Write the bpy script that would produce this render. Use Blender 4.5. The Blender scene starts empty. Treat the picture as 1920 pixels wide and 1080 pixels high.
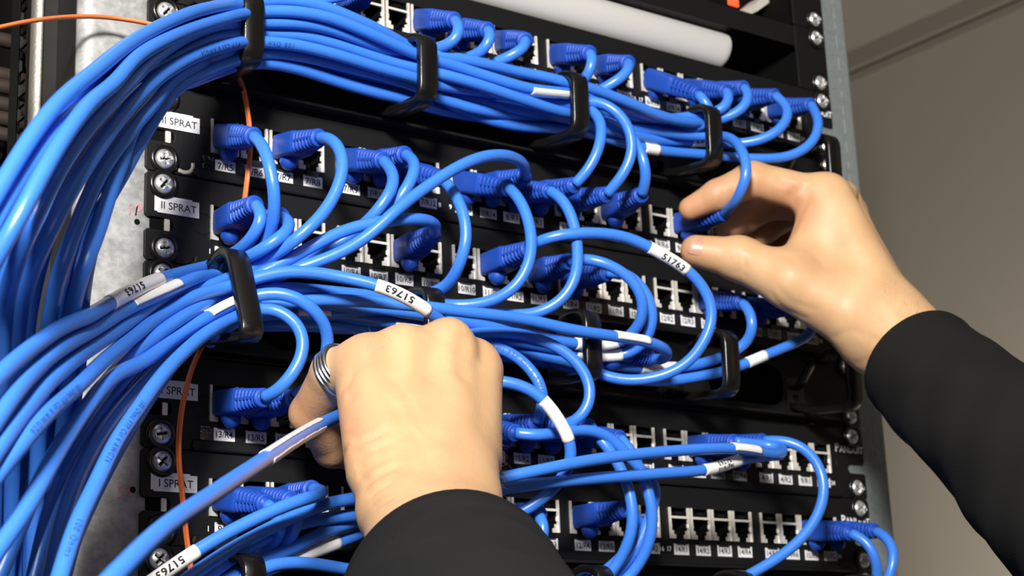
import bpy, bmesh, math, random
import numpy as np
from mathutils import Matrix, Vector
from mathutils.kdtree import KDTree

SC = bpy.context.scene
COL = SC.collection
MM = 0.001
random.seed(4)

# ------------------------------------------------------------------ camera
CAM = np.array([-570.571, -723.895, -93.073])
YAW, PITCH, ROLL, FPX = 0.645516, 0.258607, -0.0411737, 3226.86


def cam_axes():
    cy, sy, cp, sp, cr, sr = (math.cos(YAW), math.sin(YAW), math.cos(PITCH), math.sin(PITCH), math.cos(ROLL), math.sin(ROLL))
    f = np.array([sy * cp, cy * cp, sp]); r0 = np.array([cy, -sy, 0.0]); u0 = np.cross(r0, f)
    return cr * r0 + sr * u0, -sr * r0 + cr * u0, f


CR, CU, CF = cam_axes()


def at(u, v, h):
    """the point that stands h millimetres in front of the rack face on the sight line of photo pixel (u, v)"""
    d = CF + CR * (u - 960) / FPX + CU * (540 - v) / FPX
    return CAM + d * ((-h - CAM[1]) / d[1])


def proj(X):
    d = np.asarray(X) - CAM
    z = d @ CF
    return np.stack([960 + FPX * (d @ CR) / z, 540 - FPX * (d @ CU) / z], -1)


cd = bpy.data.cameras.new('camera'); cam = bpy.data.objects.new('camera', cd); COL.objects.link(cam)
cd.sensor_width = 36; cd.lens = FPX / 1920 * 36; cd.clip_start = 0.02; cd.clip_end = 50
m = Matrix.Identity(4)
for i in range(3):
    m[i][0], m[i][1], m[i][2], m[i][3] = CR[i], CU[i], -CF[i], CAM[i] * MM
cam.matrix_world = m
cd.dof.use_dof = True; cd.dof.focus_distance = 0.74; cd.dof.aperture_fstop = 20
SC.camera = cam

# ------------------------------------------------------------------ light
w = bpy.data.worlds.new('world'); SC.world = w; w.use_nodes = True
w.node_tree.nodes['Background'].inputs[0].default_value = (1.0, 0.96, 0.9, 1)
w.node_tree.nodes['Background'].inputs[1].default_value = 0.03


def area(name, loc, target, size, power, color=(1, 1, 1)):
    l = bpy.data.lights.new(name, 'AREA'); l.energy = power; l.size = size; l.color = color
    o = bpy.data.objects.new(name, l); COL.objects.link(o)
    o.location = [c * MM for c in loc]
    o.rotation_euler = (Vector(target) - Vector(loc)).to_track_quat('-Z', 'Y').to_euler()
    return o


area('flash_softbox', (-850, -1000, 470), (-40, 0, 120), 0.17, 34, (1.0, 0.975, 0.93))
area('room_fill', (-900, -2200, 700), (0, 0, 100), 1.4, 8, (1.0, 0.96, 0.9))
wl = area('wall_fill', (1230, 180, -260), (1450, 720, 60), 0.4, 9.0, (1.0, 0.94, 0.85)); wl.data.spread = math.radians(130)  # unseen light added to brighten the wall towards the lower right
SC.view_settings.view_transform = 'Standard'; SC.view_settings.look = 'None'
SC.view_settings.gamma = 1; SC.view_settings.exposure = 0.0; SC.view_settings.use_curve_mapping = False


# ------------------------------------------------------------------ materials
def mat(name, col, rough=0.5, metal=0.0, bump=0.0, bscale=800, spec=0.5, var=0.0, vscale=60, sss=0.0, coat=0.0):
    mt = bpy.data.materials.new(name); mt.use_nodes = True
    nt = mt.node_tree; b = nt.nodes['Principled BSDF']
    b.inputs['Base Color'].default_value = (*col, 1); b.inputs['Roughness'].default_value = rough
    b.inputs['Metallic'].default_value = metal; b.inputs['Specular IOR Level'].default_value = spec
    b.inputs['Coat Weight'].default_value = coat
    if sss:
        b.inputs['Subsurface Weight'].default_value = sss; b.inputs['Subsurface Scale'].default_value = 0.004
        b.inputs['Subsurface Radius'].default_value = (1, 0.35, 0.2)
    tc = nt.nodes.new('ShaderNodeTexCoord')
    if bump:
        n = nt.nodes.new('ShaderNodeTexNoise'); n.inputs['Scale'].default_value = bscale; n.inputs['Detail'].default_value = 4
        nt.links.new(tc.outputs['Object'], n.inputs['Vector'])
        bp = nt.nodes.new('ShaderNodeBump'); bp.inputs['Strength'].default_value = bump; bp.inputs['Distance'].default_value = 0.0006
        nt.links.new(n.outputs['Fac'], bp.inputs['Height']); nt.links.new(bp.outputs['Normal'], b.inputs['Normal'])
    if var:
        n = nt.nodes.new('ShaderNodeTexNoise'); n.inputs['Scale'].default_value = vscale; n.inputs['Detail'].default_value = 5
        nt.links.new(tc.outputs['Object'], n.inputs['Vector'])
        cr = nt.nodes.new('ShaderNodeValToRGB')
        cr.color_ramp.elements[0].position = 0.3; cr.color_ramp.elements[1].position = 0.7
        cr.color_ramp.elements[0].color = (*[c * (1 - var) for c in col], 1)
        cr.color_ramp.elements[1].color = (*[min(1, c * (1 + var)) for c in col], 1)
        nt.links.new(n.outputs['Fac'], cr.inputs['Fac']); nt.links.new(cr.outputs['Color'], b.inputs['Base Color'])
    return mt


M = dict(
    cable=mat('blue_jacket', (0.044, 0.195, 0.72), 0.33, bump=0.18, bscale=240, spec=0.6),
    plug=mat('blue_plug', (0.011, 0.064, 0.40), 0.48, bump=0.1, bscale=1500, spec=0.35),
    panel=mat('black_panel', (0.0065, 0.0065, 0.0068), 0.48, bump=0.35, bscale=2600, spec=0.28),
    ring=mat('black_plastic', (0.0055, 0.005, 0.0045), 0.27, bump=0.12, bscale=1500, spec=0.5),
    void=mat('shade_black', (0.003, 0.003, 0.003), 0.8, spec=0.1),  # near-black that stands in for shade inside recesses and openings
    nickel=mat('nickel', (0.88, 0.83, 0.73), 0.36, 0.35, var=0.12, vscale=300),
    chrome=mat('chrome', (0.93, 0.93, 0.92), 0.28, 0.82, bump=0.12, bscale=420, spec=0.8),
    label=mat('white_label', (0.80, 0.79, 0.80), 0.5, var=0.03, vscale=200),
    shade_line_grey=mat('label_shade_line_grey', (0.33, 0.33, 0.33), 0.5),
    tape=mat('clear_tape', (0.014, 0.014, 0.015), 0.22, bump=0.2, bscale=500),
    ink=mat('black_ink', (0.008, 0.008, 0.008), 0.6),
    print_=mat('blue_ink', (0.008, 0.02, 0.16), 0.6),
    white=mat('white_print', (0.86, 0.88, 0.9), 0.5),
    sleeve=mat('white_sleeve', (0.84, 0.82, 0.79), 0.3, bump=0.15, bscale=300, coat=0.3),
    orange=mat('orange_jacket', (0.78, 0.17, 0.045), 0.42, bump=0.1, bscale=400),
    red=mat('red_marker', (0.58, 0.16, 0.20), 0.6),
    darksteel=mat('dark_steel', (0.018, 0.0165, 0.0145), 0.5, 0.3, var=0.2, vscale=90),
    highlightsteel=mat('steel_highlight', (0.27, 0.245, 0.21), 0.5, 0.7, bump=0.3, bscale=700),  # paler steel with a reflection put into its colour
    rightsteel=mat('grey_post', (0.215, 0.24, 0.235), 0.55, 0.2, bump=0.3, bscale=900, var=0.12, vscale=250),
    silver=mat('silver_bar', (0.90, 0.875, 0.84), 0.36, 0.45),
    wall=mat('wall_paint', (0.25, 0.222, 0.182), 0.85, bump=0.2, bscale=300),
    ceiling=mat('ceiling_paint', (0.20, 0.175, 0.15), 0.9),
    trim=mat('trim_paint', (0.19, 0.165, 0.135), 0.6),
    floor=mat('floor_vinyl', (0.2, 0.19, 0.18), 0.5),
    cloth=mat('black_cloth', (0.0075, 0.0075, 0.007), 0.85, bump=0.5, bscale=1700, spec=0.2),
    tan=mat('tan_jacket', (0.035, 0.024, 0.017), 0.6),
    ringmetal=mat('ring_silver', (0.78, 0.76, 0.72), 0.2, 1.0),
    ringdark=mat('ring_dark', (0.03, 0.04, 0.10), 0.25, 0.9),
    nail=mat('nail', (0.50, 0.27, 0.18), 0.33, sss=0.15),
    cream=mat('cream_steel', (0.62, 0.58, 0.46), 0.5, 0.2),
    hair=mat('arm_hair', (0.22, 0.13, 0.06), 0.5),
)

# galvanised sheet: spangled zinc
def galv():
    mt = bpy.data.materials.new('galvanised'); mt.use_nodes = True
    nt = mt.node_tree; b = nt.nodes['Principled BSDF']
    b.inputs['Metallic'].default_value = 0.25; b.inputs['Roughness'].default_value = 0.6
    tc = nt.nodes.new('ShaderNodeTexCoord')
    n1 = nt.nodes.new('ShaderNodeTexVoronoi'); n1.inputs['Scale'].default_value = 330
    mp = nt.nodes.new('ShaderNodeMapping'); mp.inputs['Scale'].default_value = (1, 1, 1.6)
    n2 = nt.nodes.new('ShaderNodeTexNoise'); n2.inputs['Scale'].default_value = 120; n2.inputs['Detail'].default_value = 8; n2.inputs['Roughness'].default_value = 0.62
    nt.links.new(tc.outputs['Object'], mp.inputs['Vector']); nt.links.new(mp.outputs['Vector'], n1.inputs['Vector'])
    nt.links.new(tc.outputs['Object'], n2.inputs['Vector'])
    bw = nt.nodes.new('ShaderNodeRGBToBW'); nt.links.new(n1.outputs['Color'], bw.inputs['Color'])
    mx = nt.nodes.new('ShaderNodeMath'); mx.operation = 'MULTIPLY_ADD'; mx.inputs[1].default_value = 0.16
    nt.links.new(bw.outputs['Val'], mx.inputs[0]); nt.links.new(n2.outputs['Fac'], mx.inputs[2])
    cr = nt.nodes.new('ShaderNodeValToRGB')
    e = cr.color_ramp.elements
    e[0].position = 0.40; e[0].color = (0.25, 0.25, 0.245, 1); e[1].position = 0.78; e[1].color = (0.46, 0.455, 0.44, 1)
    nt.links.new(mx.outputs[0], cr.inputs['Fac']); nt.links.new(cr.outputs['Color'], b.inputs['Base Color'])
    bp = nt.nodes.new('ShaderNodeBump'); bp.inputs['Strength'].default_value = 0.25; bp.inputs['Distance'].default_value = 0.0005
    nt.links.new(mx.outputs[0], bp.inputs['Height']); nt.links.new(bp.outputs['Normal'], b.inputs['Normal'])
    return mt


M['galv'] = galv()


def skin():
    mt = bpy.data.materials.new('skin'); mt.use_nodes = True
    nt = mt.node_tree; b = nt.nodes['Principled BSDF']
    b.inputs['Roughness'].default_value = 0.5; b.inputs['Specular IOR Level'].default_value = 0.42
    b.inputs['Subsurface Weight'].default_value = 0.22; b.inputs['Subsurface Scale'].default_value = 0.004
    b.inputs['Subsurface Radius'].default_value = (1, 0.35, 0.2)
    tc = nt.nodes.new('ShaderNodeTexCoord')
    n = nt.nodes.new('ShaderNodeTexNoise'); n.inputs['Scale'].default_value = 38; n.inputs['Detail'].default_value = 6
    nt.links.new(tc.outputs['Object'], n.inputs['Vector'])
    cr = nt.nodes.new('ShaderNodeValToRGB'); e = cr.color_ramp.elements
    e[0].position = 0.3; e[0].color = (0.52, 0.30, 0.155, 1); e[1].position = 0.7; e[1].color = (0.61, 0.385, 0.205, 1)
    nt.links.new(n.outputs['Fac'], cr.inputs['Fac'])
    at_ = nt.nodes.new('ShaderNodeAttribute'); at_.attribute_name = 'flush'
    mix = nt.nodes.new('ShaderNodeMix'); mix.data_type = 'RGBA'
    mix.inputs['B'].default_value = (0.52, 0.21, 0.11, 1)
    nt.links.new(at_.outputs['Fac'], mix.inputs['Factor']); nt.links.new(cr.outputs['Color'], mix.inputs['A'])
    nt.links.new(mix.outputs['Result'], b.inputs['Base Color'])
    v = nt.nodes.new('ShaderNodeTexVoronoi'); v.inputs['Scale'].default_value = 900
    n3 = nt.nodes.new('ShaderNodeTexNoise'); n3.inputs['Scale'].default_value = 260; n3.inputs['Detail'].default_value = 5
    nt.links.new(tc.outputs['Object'], v.inputs['Vector']); nt.links.new(tc.outputs['Object'], n3.inputs['Vector'])
    ad = nt.nodes.new('ShaderNodeMath'); ad.operation = 'MULTIPLY_ADD'; ad.inputs[1].default_value = 0.5
    nt.links.new(v.outputs['Distance'], ad.inputs[0]); nt.links.new(n3.outputs['Fac'], ad.inputs[2])
    bp = nt.nodes.new('ShaderNodeBump'); bp.inputs['Strength'].default_value = 0.22; bp.inputs['Distance'].default_value = 0.0005
    nt.links.new(ad.outputs[0], bp.inputs['Height']); nt.links.new(bp.outputs['Normal'], b.inputs['Normal'])
    return mt


M['skin'] = skin()
led = bpy.data.materials.new('red_led'); led.use_nodes = True
b = led.node_tree.nodes['Principled BSDF']; b.inputs['Emission Color'].default_value = (1, 0.09, 0.02, 1)
b.inputs['Emission Strength'].default_value = 1.5; b.inputs['Base Color'].default_value = (0.8, 0.05, 0.02, 1)
M['led'] = led


# ------------------------------------------------------------------ mesh helpers
class MB:
    """collects faces in millimetres, builds ONE mesh object"""
    def __init__(s): s.v = []; s.f = []; s.mi = []; s.mats = []; s.sm = []

    def add(s, verts, faces, mt, smooth=False):
        b = len(s.v); s.v.extend([tuple(p) for p in verts])
        if mt not in s.mats: s.mats.append(mt)
        k = s.mats.index(mt)
        for f in faces:
            s.f.append([i + b for i in f]); s.mi.append(k); s.sm.append(smooth)
        return s

    def box(s, x0, x1, y0, y1, z0, z1, mt):
        v = [(x, y, z) for x in (x0, x1) for y in (y0, y1) for z in (z0, z1)]
        return s.add(v, [(0, 1, 3, 2), (4, 6, 7, 5), (0, 4, 5, 1), (2, 3, 7, 6), (0, 2, 6, 4), (1, 5, 7, 3)], mt)

    def mesh(s, name):
        me = bpy.data.meshes.new(name)
        me.from_pydata([(x * MM, y * MM, z * MM) for x, y, z in s.v], [], s.f)
        for q in s.mats: me.materials.append(M[q])
        me.polygons.foreach_set('material_index', s.mi); me.polygons.foreach_set('use_smooth', s.sm)
        me.update(); return me

    def build(s, name, parent=None): return link(name, s.mesh(name), parent)


def link(name, data, parent=None):
    o = bpy.data.objects.new(name, data); COL.objects.link(o)
    if parent: o.parent = parent
    return o


def thing(name, label, cat, group=None, loc=(0, 0, 0)):
    o = bpy.data.objects.new(name, None); COL.objects.link(o)
    o.location = [c * MM for c in loc]; o.empty_display_size = 0.02
    return tag(o, label, cat, group)


def tag(o, label, cat, group=None):
    o['label'] = label; o['category'] = cat
    if group: o['group'] = group
    return o


def struct(o): o['kind'] = 'structure'; return o


def curve_data(splines, extrude, bevel):
    cu = bpy.data.curves.new('c', 'CURVE'); cu.dimensions = '2D'; cu.fill_mode = 'BOTH'
    cu.extrude = extrude; cu.bevel_depth = bevel; cu.bevel_resolution = 1
    for pts in splines:
        sp = cu.splines.new('POLY'); sp.points.add(len(pts) - 1)
        for q, p in zip(sp.points, pts): q.co = (p[0], p[1], 0, 1)
        sp.use_cyclic_u = True
    return cu


def to_arrays(data):
    o = bpy.data.objects.new('t', data); COL.objects.link(o)
    dg = bpy.context.evaluated_depsgraph_get(); dg.update()
    me = bpy.data.meshes.new_from_object(o.evaluated_get(dg))
    v = np.array([q.co[:] for q in me.vertices]).reshape(-1, 3); f = [list(p.vertices) for p in me.polygons]
    bpy.data.objects.remove(o); bpy.data.meshes.remove(me)
    return v, f


TXT = {}


def text_arrays(s, size=1.0, bold=0.0, gap=1.0):
    k = (s, bold, gap)
    if k not in TXT:
        cu = bpy.data.curves.new('t', 'FONT'); cu.body = s; cu.size = 1.0; cu.offset = bold; cu.space_character = gap; cu.resolution_u = 3
        cu.align_x = 'CENTER'; cu.align_y = 'CENTER'
        v, f = to_arrays(cu)
        if len(v):
            mid = (v.max(0) + v.min(0)) / 2; v = v - mid
        TXT[k] = (v, f)
    v, f = TXT[k]
    return v * size, f


def sliced_text(s, size, bold, step=0.45, gap=1.0):
    """lettering cut into narrow rows so that it can bend round a strand"""
    k = (s, bold, size, gap, 'sliced')
    if k not in TXT:
        v, f = text_arrays(s, size, bold, gap)
        bm = bmesh.new(); vs = [bm.verts.new(p) for p in v]
        for q in f:
            try: bm.faces.new([vs[i] for i in q])
            except ValueError: pass
        if len(v):
            y = v[:, 1].min() + step
            while y < v[:, 1].max():
                bmesh.ops.bisect_plane(bm, geom=bm.verts[:] + bm.edges[:] + bm.faces[:], plane_co=(0, y, 0), plane_no=(0, 1, 0)); y += step
        bm.verts.index_update()
        TXT[k] = (np.array([q.co[:] for q in bm.verts]).reshape(-1, 3), [[q.index for q in p.verts] for p in bm.faces]); bm.free()
    return TXT[k]


def put_text(mb, s, x, z, h, size, mt, bold=0.0, sx=1.0):
    v, f = text_arrays(s, size, bold)
    mb.add([(x + p[0] * sx, -h, z + p[1]) for p in v], f, mt)


def rrect(x0, x1, z0, z1, r, n=5):
    out = []
    for cx, cz, a0 in ((x1 - r, z1 - r, 0), (x0 + r, z1 - r, 90), (x0 + r, z0 + r, 180), (x1 - r, z0 + r, 270)):
        for i in range(n + 1):
            a = math.radians(a0 + 90 * i / n); out.append((cx + r * math.cos(a), cz + r * math.sin(a)))
    return out


def plate(mb, outer, holes, h0, h1, mt, bevel=0.0):
    """a flat plate with real holes, its outline in (x, z), filling depths h0..h1"""
    t = (h1 - h0) / 2
    v, f = to_arrays(curve_data([outer] + holes, t - bevel, bevel))
    mb.add([(p[0], -(h0 + t) - p[2], p[1]) for p in v], f, mt)


def sweep(mb, path, prof, mt, side=None, closed_prof=True, cap=True):
    """sweep profile points (a along side, b along normal) along a 3D path"""
    P = np.asarray(path, float); n = len(P)
    T = np.gradient(P, axis=0); T /= np.linalg.norm(T, axis=1)[:, None]
    V = []
    if side is None:
        s = np.cross(T[0], [0.13, 0.2, 1.0]); s /= np.linalg.norm(s)
    for i in range(n):
        if side is not None: s = np.asarray(side, float)
        s = s - T[i] * (s @ T[i]); s = s / np.linalg.norm(s); nn = np.cross(T[i], s)
        pr = prof(i / (n - 1)) if callable(prof) else prof
        for a, b in pr: V.append(P[i] + s * a + nn * b)
    k = len(V) // n; F = []
    for i in range(n - 1):
        for j in range(k):
            j2 = (j + 1) % k
            F.append((i * k + j, i * k + j2, (i + 1) * k + j2, (i + 1) * k + j))
    if cap: F.append(tuple(range(k - 1, -1, -1))); F.append(tuple((n - 1) * k + j for j in range(k)))
    mb.add(V, F, mt, True)


def circle(r, k=14, sx=1, sy=1): return [(r * sx * math.cos(2 * math.pi * i / k), r * sy * math.sin(2 * math.pi * i / k)) for i in range(k)]


def spline(pts, step=3.0, alpha=0.5):
    """centripetal Catmull-Rom through the points, resampled at even steps"""
    P = [np.asarray(p, float) for p in pts]
    P = [2 * P[0] - P[1]] + P + [2 * P[-1] - P[-2]]
    out = []
    for i in range(1, len(P) - 2):
        p0, p1, p2, p3 = P[i - 1:i + 3]
        t0 = 0; t1 = t0 + max(1e-6, np.linalg.norm(p1 - p0)) ** alpha; t2 = t1 + max(1e-6, np.linalg.norm(p2 - p1)) ** alpha
        t3 = t2 + max(1e-6, np.linalg.norm(p3 - p2)) ** alpha
        for t in np.linspace(t1, t2, 24, endpoint=False):
            a1 = (t1 - t) / (t1 - t0) * p0 + (t - t0) / (t1 - t0) * p1; a2 = (t2 - t) / (t2 - t1) * p1 + (t - t1) / (t2 - t1) * p2
            a3 = (t3 - t) / (t3 - t2) * p2 + (t - t2) / (t3 - t2) * p3
            b1 = (t2 - t) / (t2 - t0) * a1 + (t - t0) / (t2 - t0) * a2; b2 = (t3 - t) / (t3 - t1) * a2 + (t - t1) / (t3 - t1) * a3
            out.append((t2 - t) / (t2 - t1) * b1 + (t - t1) / (t2 - t1) * b2)
    out.append(P[-2])
    return resample(np.array(out), step)


def resample(A, step):
    d = np.r_[0, np.cumsum(np.linalg.norm(np.diff(A, axis=0), axis=1))]
    n = max(4, int(d[-1] / step) + 1); t = np.linspace(0, d[-1], n)
    return np.stack([np.interp(t, d, A[:, k]) for k in range(3)], 1)


def smooth(A, it=4, keep=1):
    A = A.copy()
    for _ in range(it):
        B = A.copy(); B[1:-1] = 0.25 * A[:-2] + 0.5 * A[1:-1] + 0.25 * A[2:]
        B[:keep] = A[:keep]; B[-keep:] = A[-keep:]; A = B
    return A
# ------------------------------------------------------------------ the room
UU = 44.45
mb = MB(); mb.box(1450, 1500, -4000, 3000, -1600, 960, 'wall'); struct(mb.build('wall_right'))
mb = MB(); mb.box(-2500, 1500, 2600, 2650, -1600, 960, 'wall'); struct(mb.build('wall_back'))
mb = MB(); mb.box(-2500, 1500, -4000, 3000, 960, 1010, 'ceiling'); struct(mb.build('ceiling'))
mb = MB(); mb.box(-2500, 1500, -4000, 3000, -1650, -1600, 'floor'); struct(mb.build('floor'))
mb = MB(); mb.box(1428, 1450, -3990, 2590, 931, 960, 'trim'); mb.box(1440, 1450, -3990, 2590, 914, 927, 'trim'); struct(mb.build('trim_1'))

# ------------------------------------------------------------------ the rack frame
rack = thing('equipment_rack', 'steel equipment rack frame with a galvanised left rail and grey right post', 'rack')
ZB, ZT = -1600, 640


def extrude_profile(mb, pts, z0, z1, mt, smooth_=False, t=1.6):
    """a bent sheet profile in plan, given thickness t, run from z0 to z1"""
    P = np.array(pts, float); T = np.gradient(P, axis=0); T /= np.linalg.norm(T, axis=1)[:, None]
    N = np.stack([-T[:, 1], T[:, 0]], 1); Q = P + N * t
    ring = list(P) + list(Q[::-1]); k = len(ring)
    V = [(x, y, z) for z in (z0, z1) for x, y in ring]
    mb.add(V, [(i, (i + 1) % k, k + (i + 1) % k, k + i) for i in range(k)], mt, smooth_)
    mb.add(V, [tuple(range(k))[::-1], tuple(range(k, 2 * k))], mt)


def arc2(cx, cy, r, a0, a1, n=6): return [(cx + r * math.cos(math.radians(a0 + (a1 - a0) * i / n)), cy + r * math.sin(math.radians(a0 + (a1 - a0) * i / n))) for i in range(n + 1)]


mb = MB()
extrude_profile(mb, [(-222, 1.8), (-250, 1.8)] + arc2(-267, 7.8, 6, -90, -180)[0:] , ZB, ZT, 'galv', True)
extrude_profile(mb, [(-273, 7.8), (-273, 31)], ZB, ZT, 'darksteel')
rail = mb.build('left_rail', rack)
mb = MB()
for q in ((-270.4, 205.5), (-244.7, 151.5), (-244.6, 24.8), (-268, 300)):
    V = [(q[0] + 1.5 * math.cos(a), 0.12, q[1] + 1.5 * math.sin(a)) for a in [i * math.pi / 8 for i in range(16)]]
    mb = MB(); mb.add(V, [tuple(range(16))], 'void'); mb.build('bolt_hole', rail)  # flat black disc painted for the dark inside of the hole
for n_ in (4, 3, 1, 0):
    mb = MB(); mb.box(-238.5 if n_ != 4 else -241, -224, -0.3, 0.2, n_ * UU + 14, n_ * UU + 23, 'void'); mb.build('square_hole', rail)  # black patch painted for the dark inside of the hole
    mb = MB(); mb.box(-231.2, -228.6, -1.2, -0.2, n_ * UU + 14.6, n_ * UU + 22, 'nickel'); mb.build('cage_nut', rail)
mb = MB()                                               # holed upright standing behind the rail
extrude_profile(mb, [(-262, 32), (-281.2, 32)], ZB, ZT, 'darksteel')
extrude_profile(mb, arc2(-281.5, 35.4, 3.4, -90, -180, 8), ZB, ZT, 'highlightsteel', True)  # paler strip paints the reflection down the bend
mb.build('upright', rack)
mb = MB()
v, f = to_arrays(curve_data([[(35.5, ZB), (64, ZB), (64, ZT), (35.5, ZT)]] + [rrect(42.5, 51.5, z, z + 7.2, 0.8, 2) for z in np.arange(-340, 420, 12.8)], 0.8, 0))
mb.add([(-284.6 + p[2], p[0], p[1]) for p in v], f, 'darksteel')
mb.build('perforated_strip', rack)
mb = MB(); mb.box(-700, 266, 330, 334, ZB, ZT, 'void'); mb.build('dark_backing', rack)  # black sheet added behind so the rack's inside looks dark
mb = MB(); mb.box(-345, -342, 60, 330, ZB, ZT, 'void'); mb.box(262, 264.5, 62, 330, ZB, ZT, 'void'); mb.build('dark_side_sheet', rack)  # black sheets added to keep light out of the openings
mb = MB()
extrude_profile(mb, [(222, 0.2), (262, 0.2)] + arc2(263, 5.2, 5, -90, 0) + [(268, 60)], ZB, ZT, 'rightsteel', False)
rp = mb.build('right_post', rack)
mb = MB()
random.seed(8)
z = 60
while z < 420:
    L = random.uniform(3, 11); mb.box(255.2, 255.5, -0.1, 0.1, z, z + L, 'shade_line_grey'); z += L + random.uniform(2, 7)
mb.build('scratch', rp)
# red marker writing on the galvanised rail
def stroke(pts, wd=0.34):
    mb = MB()
    A = spline([(x, 0.14, z) for x, z in pts], 0.8)
    sweep(mb, A, [(-.02, -wd), (.02, -wd), (.02, wd), (-.02, wd)], 'red', side=(0, 1, 0))
    mb.build('handwritten_mark', rail)


def at2(u, v): q = at(u, v, 0.3); return (q[0], q[2])


stroke([at2(*q) for q in ((250, 60), (252, 70), (258, 73), (264, 68), (265, 58))])
stroke([at2(*q) for q in ((258, 385), (255, 405), (257, 391), (262, 382), (268, 388), (262, 396), (257, 395))])
stroke([at2(*q) for q in ((247, 383), (241, 388), (245, 394), (243, 402))], 0.25)
stroke([at2(*q) for q in ((239, 930), (241, 922), (239, 914), (248, 912), (252, 917), (247, 923), (241, 923))])
stroke([at2(*q) for q in ((233, 912), (225, 913), (224, 920), (231, 922), (230, 931), (221, 934))], 0.3)

# ------------------------------------------------------------------ screws
def screw_mesh(seed):
    mb = MB(); n = 44; R = 4.9; ang = seed
    V = []; idx = {}
    for i in range(n + 1):
        for j in range(n + 1):
            x = (2 * i / n - 1); z = (2 * j / n - 1)
            # square to disc
            dx = x * math.sqrt(1 - z * z / 2) * R; dz = z * math.sqrt(1 - x * x / 2) * R
            r2 = (dx * dx + dz * dz) / R / R
            y = 3.0 * math.sqrt(max(0, 1 - r2 * 0.93))
            c, s = math.cos(ang), math.sin(ang); a = dx * c + dz * s; b_ = -dx * s + dz * c
            d = min(abs(a), abs(b_)); L = max(abs(a), abs(b_))
            if L < 3.2: y -= 2.7 * max(0, min(1, (0.85 - d) / 0.28)) * min(1, (3.2 - L) / 0.4)
            V.append((dx, -y, dz))
    F = [(i * (n + 1) + j, (i + 1) * (n + 1) + j, (i + 1) * (n + 1) + j + 1, i * (n + 1) + j + 1) for i in range(n) for j in range(n)]
    mb.add(V, F, 'chrome', True)
    return mb.mesh('screw')


def washer_mesh():
    mb = MB(); prof = [(5.0, 0.3), (5.3, 1.5), (6.6, 1.7), (7.4, 1.0), (7.6, 0)]; k = 28
    V = [(r * math.cos(2 * math.pi * i / k), -h, r * math.sin(2 * math.pi * i / k)) for r, h in prof for i in range(k)]
    F = [(a * k + i, a * k + (i + 1) % k, (a + 1) * k + (i + 1) % k, (a + 1) * k + i) for a in range(len(prof) - 1) for i in range(k)]
    mb.add(V, F, 'ring', True); mb.add(V[:k], [tuple(range(k))], 'void')
    return mb.mesh('washer')


SCREWS = [screw_mesh(a) for a in (0.2, 0.9, 1.25, 0.55)]
WASH = washer_mesh()
sc_n = 0


def add_screw(parent, x, z, h):
    global sc_n
    o = link('screw', SCREWS[sc_n % 4], parent); o.location = (x * MM, -h * MM, z * MM); sc_n += 1
    w_ = link('washer', WASH, o)
    return o


# ------------------------------------------------------------------ patch panels
def port_x(i): return -176 + 71 * (i // 4) - 24.3 + 16.2 * (i % 4)


def jack_mesh():
    mb = MB(); y0, y1 = -3.0, 9
    yf = -1.7
    def both(x0, x1, ya, z0, z1):
        for s in (-1, 1):
            p, q = sorted((s * x0, s * x1)); mb.box(p, q, ya, yf, z0, z1, 'nickel'); mb.box(p, q, yf, y1, z0, z1, 'void')  # lining blackened behind the face so the cavities look dark
    both(7.5, 6.25, y0, 14.2, 31.6); both(6.25, 3.2, y0 + .3, 14.2, 16.5); both(6.25, 4.6, y0 + .3, 16.5, 18.7); both(6.25, 5.6, y0 + .5, 20.4, 22.6)
    mb.box(-6.25, 6.25, y0 + .1, yf, 25.5, 26.8, 'nickel'); mb.box(-6.25, 6.25, yf, y1 - 4, 25.5, 26.8, 'void')
    mb.box(-2.4, 2.4, y0 + .6, y1, 27.6, 29.4, 'ring')
    mb.box(-7.6, 7.6, y1, y1 + 1, 14.1, 31.8, 'void')
    mb.box(-7.5, 7.5, y1 - 7, y1, 26.9, 31.6, 'void'); mb.box(-3.1, 3.1, y0 + 1, y1, 13.4, 14.3, 'void')
    mb.box(-3.6, 3.6, -4.0, -2, 10.9, 13.5, 'ring')
    return mb.mesh('jack')


JACK = jack_mesh()


def panel_outline(z0, notch=True):
    L, z1 = 241.3, z0 + 43.7
    z0 += 0.4
    def side(s):
        p = []
        nz0, nz1, d = z0 + 14.6, z0 + 21.4, 15
        pts = [(L, z0 + 1.5), ]
        if notch:
            pts += [(L, nz0 - 1), (L - 1, nz0), (L - d + 3, nz0), (L - d + 1, nz0 + .9), (L - d, nz0 + 3.4), (L - d + 1, nz1 - .9), (L - d + 3, nz1), (L - 1, nz1), (L, nz1 + 1)]
        pts += [(L, z1 - 1.5), (L - 1.5, z1)]
        return pts
    right = [(L - 1.5, z0)] + side(1)
    left = [(-x, z) for x, z in right][::-1]
    return right + left


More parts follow.
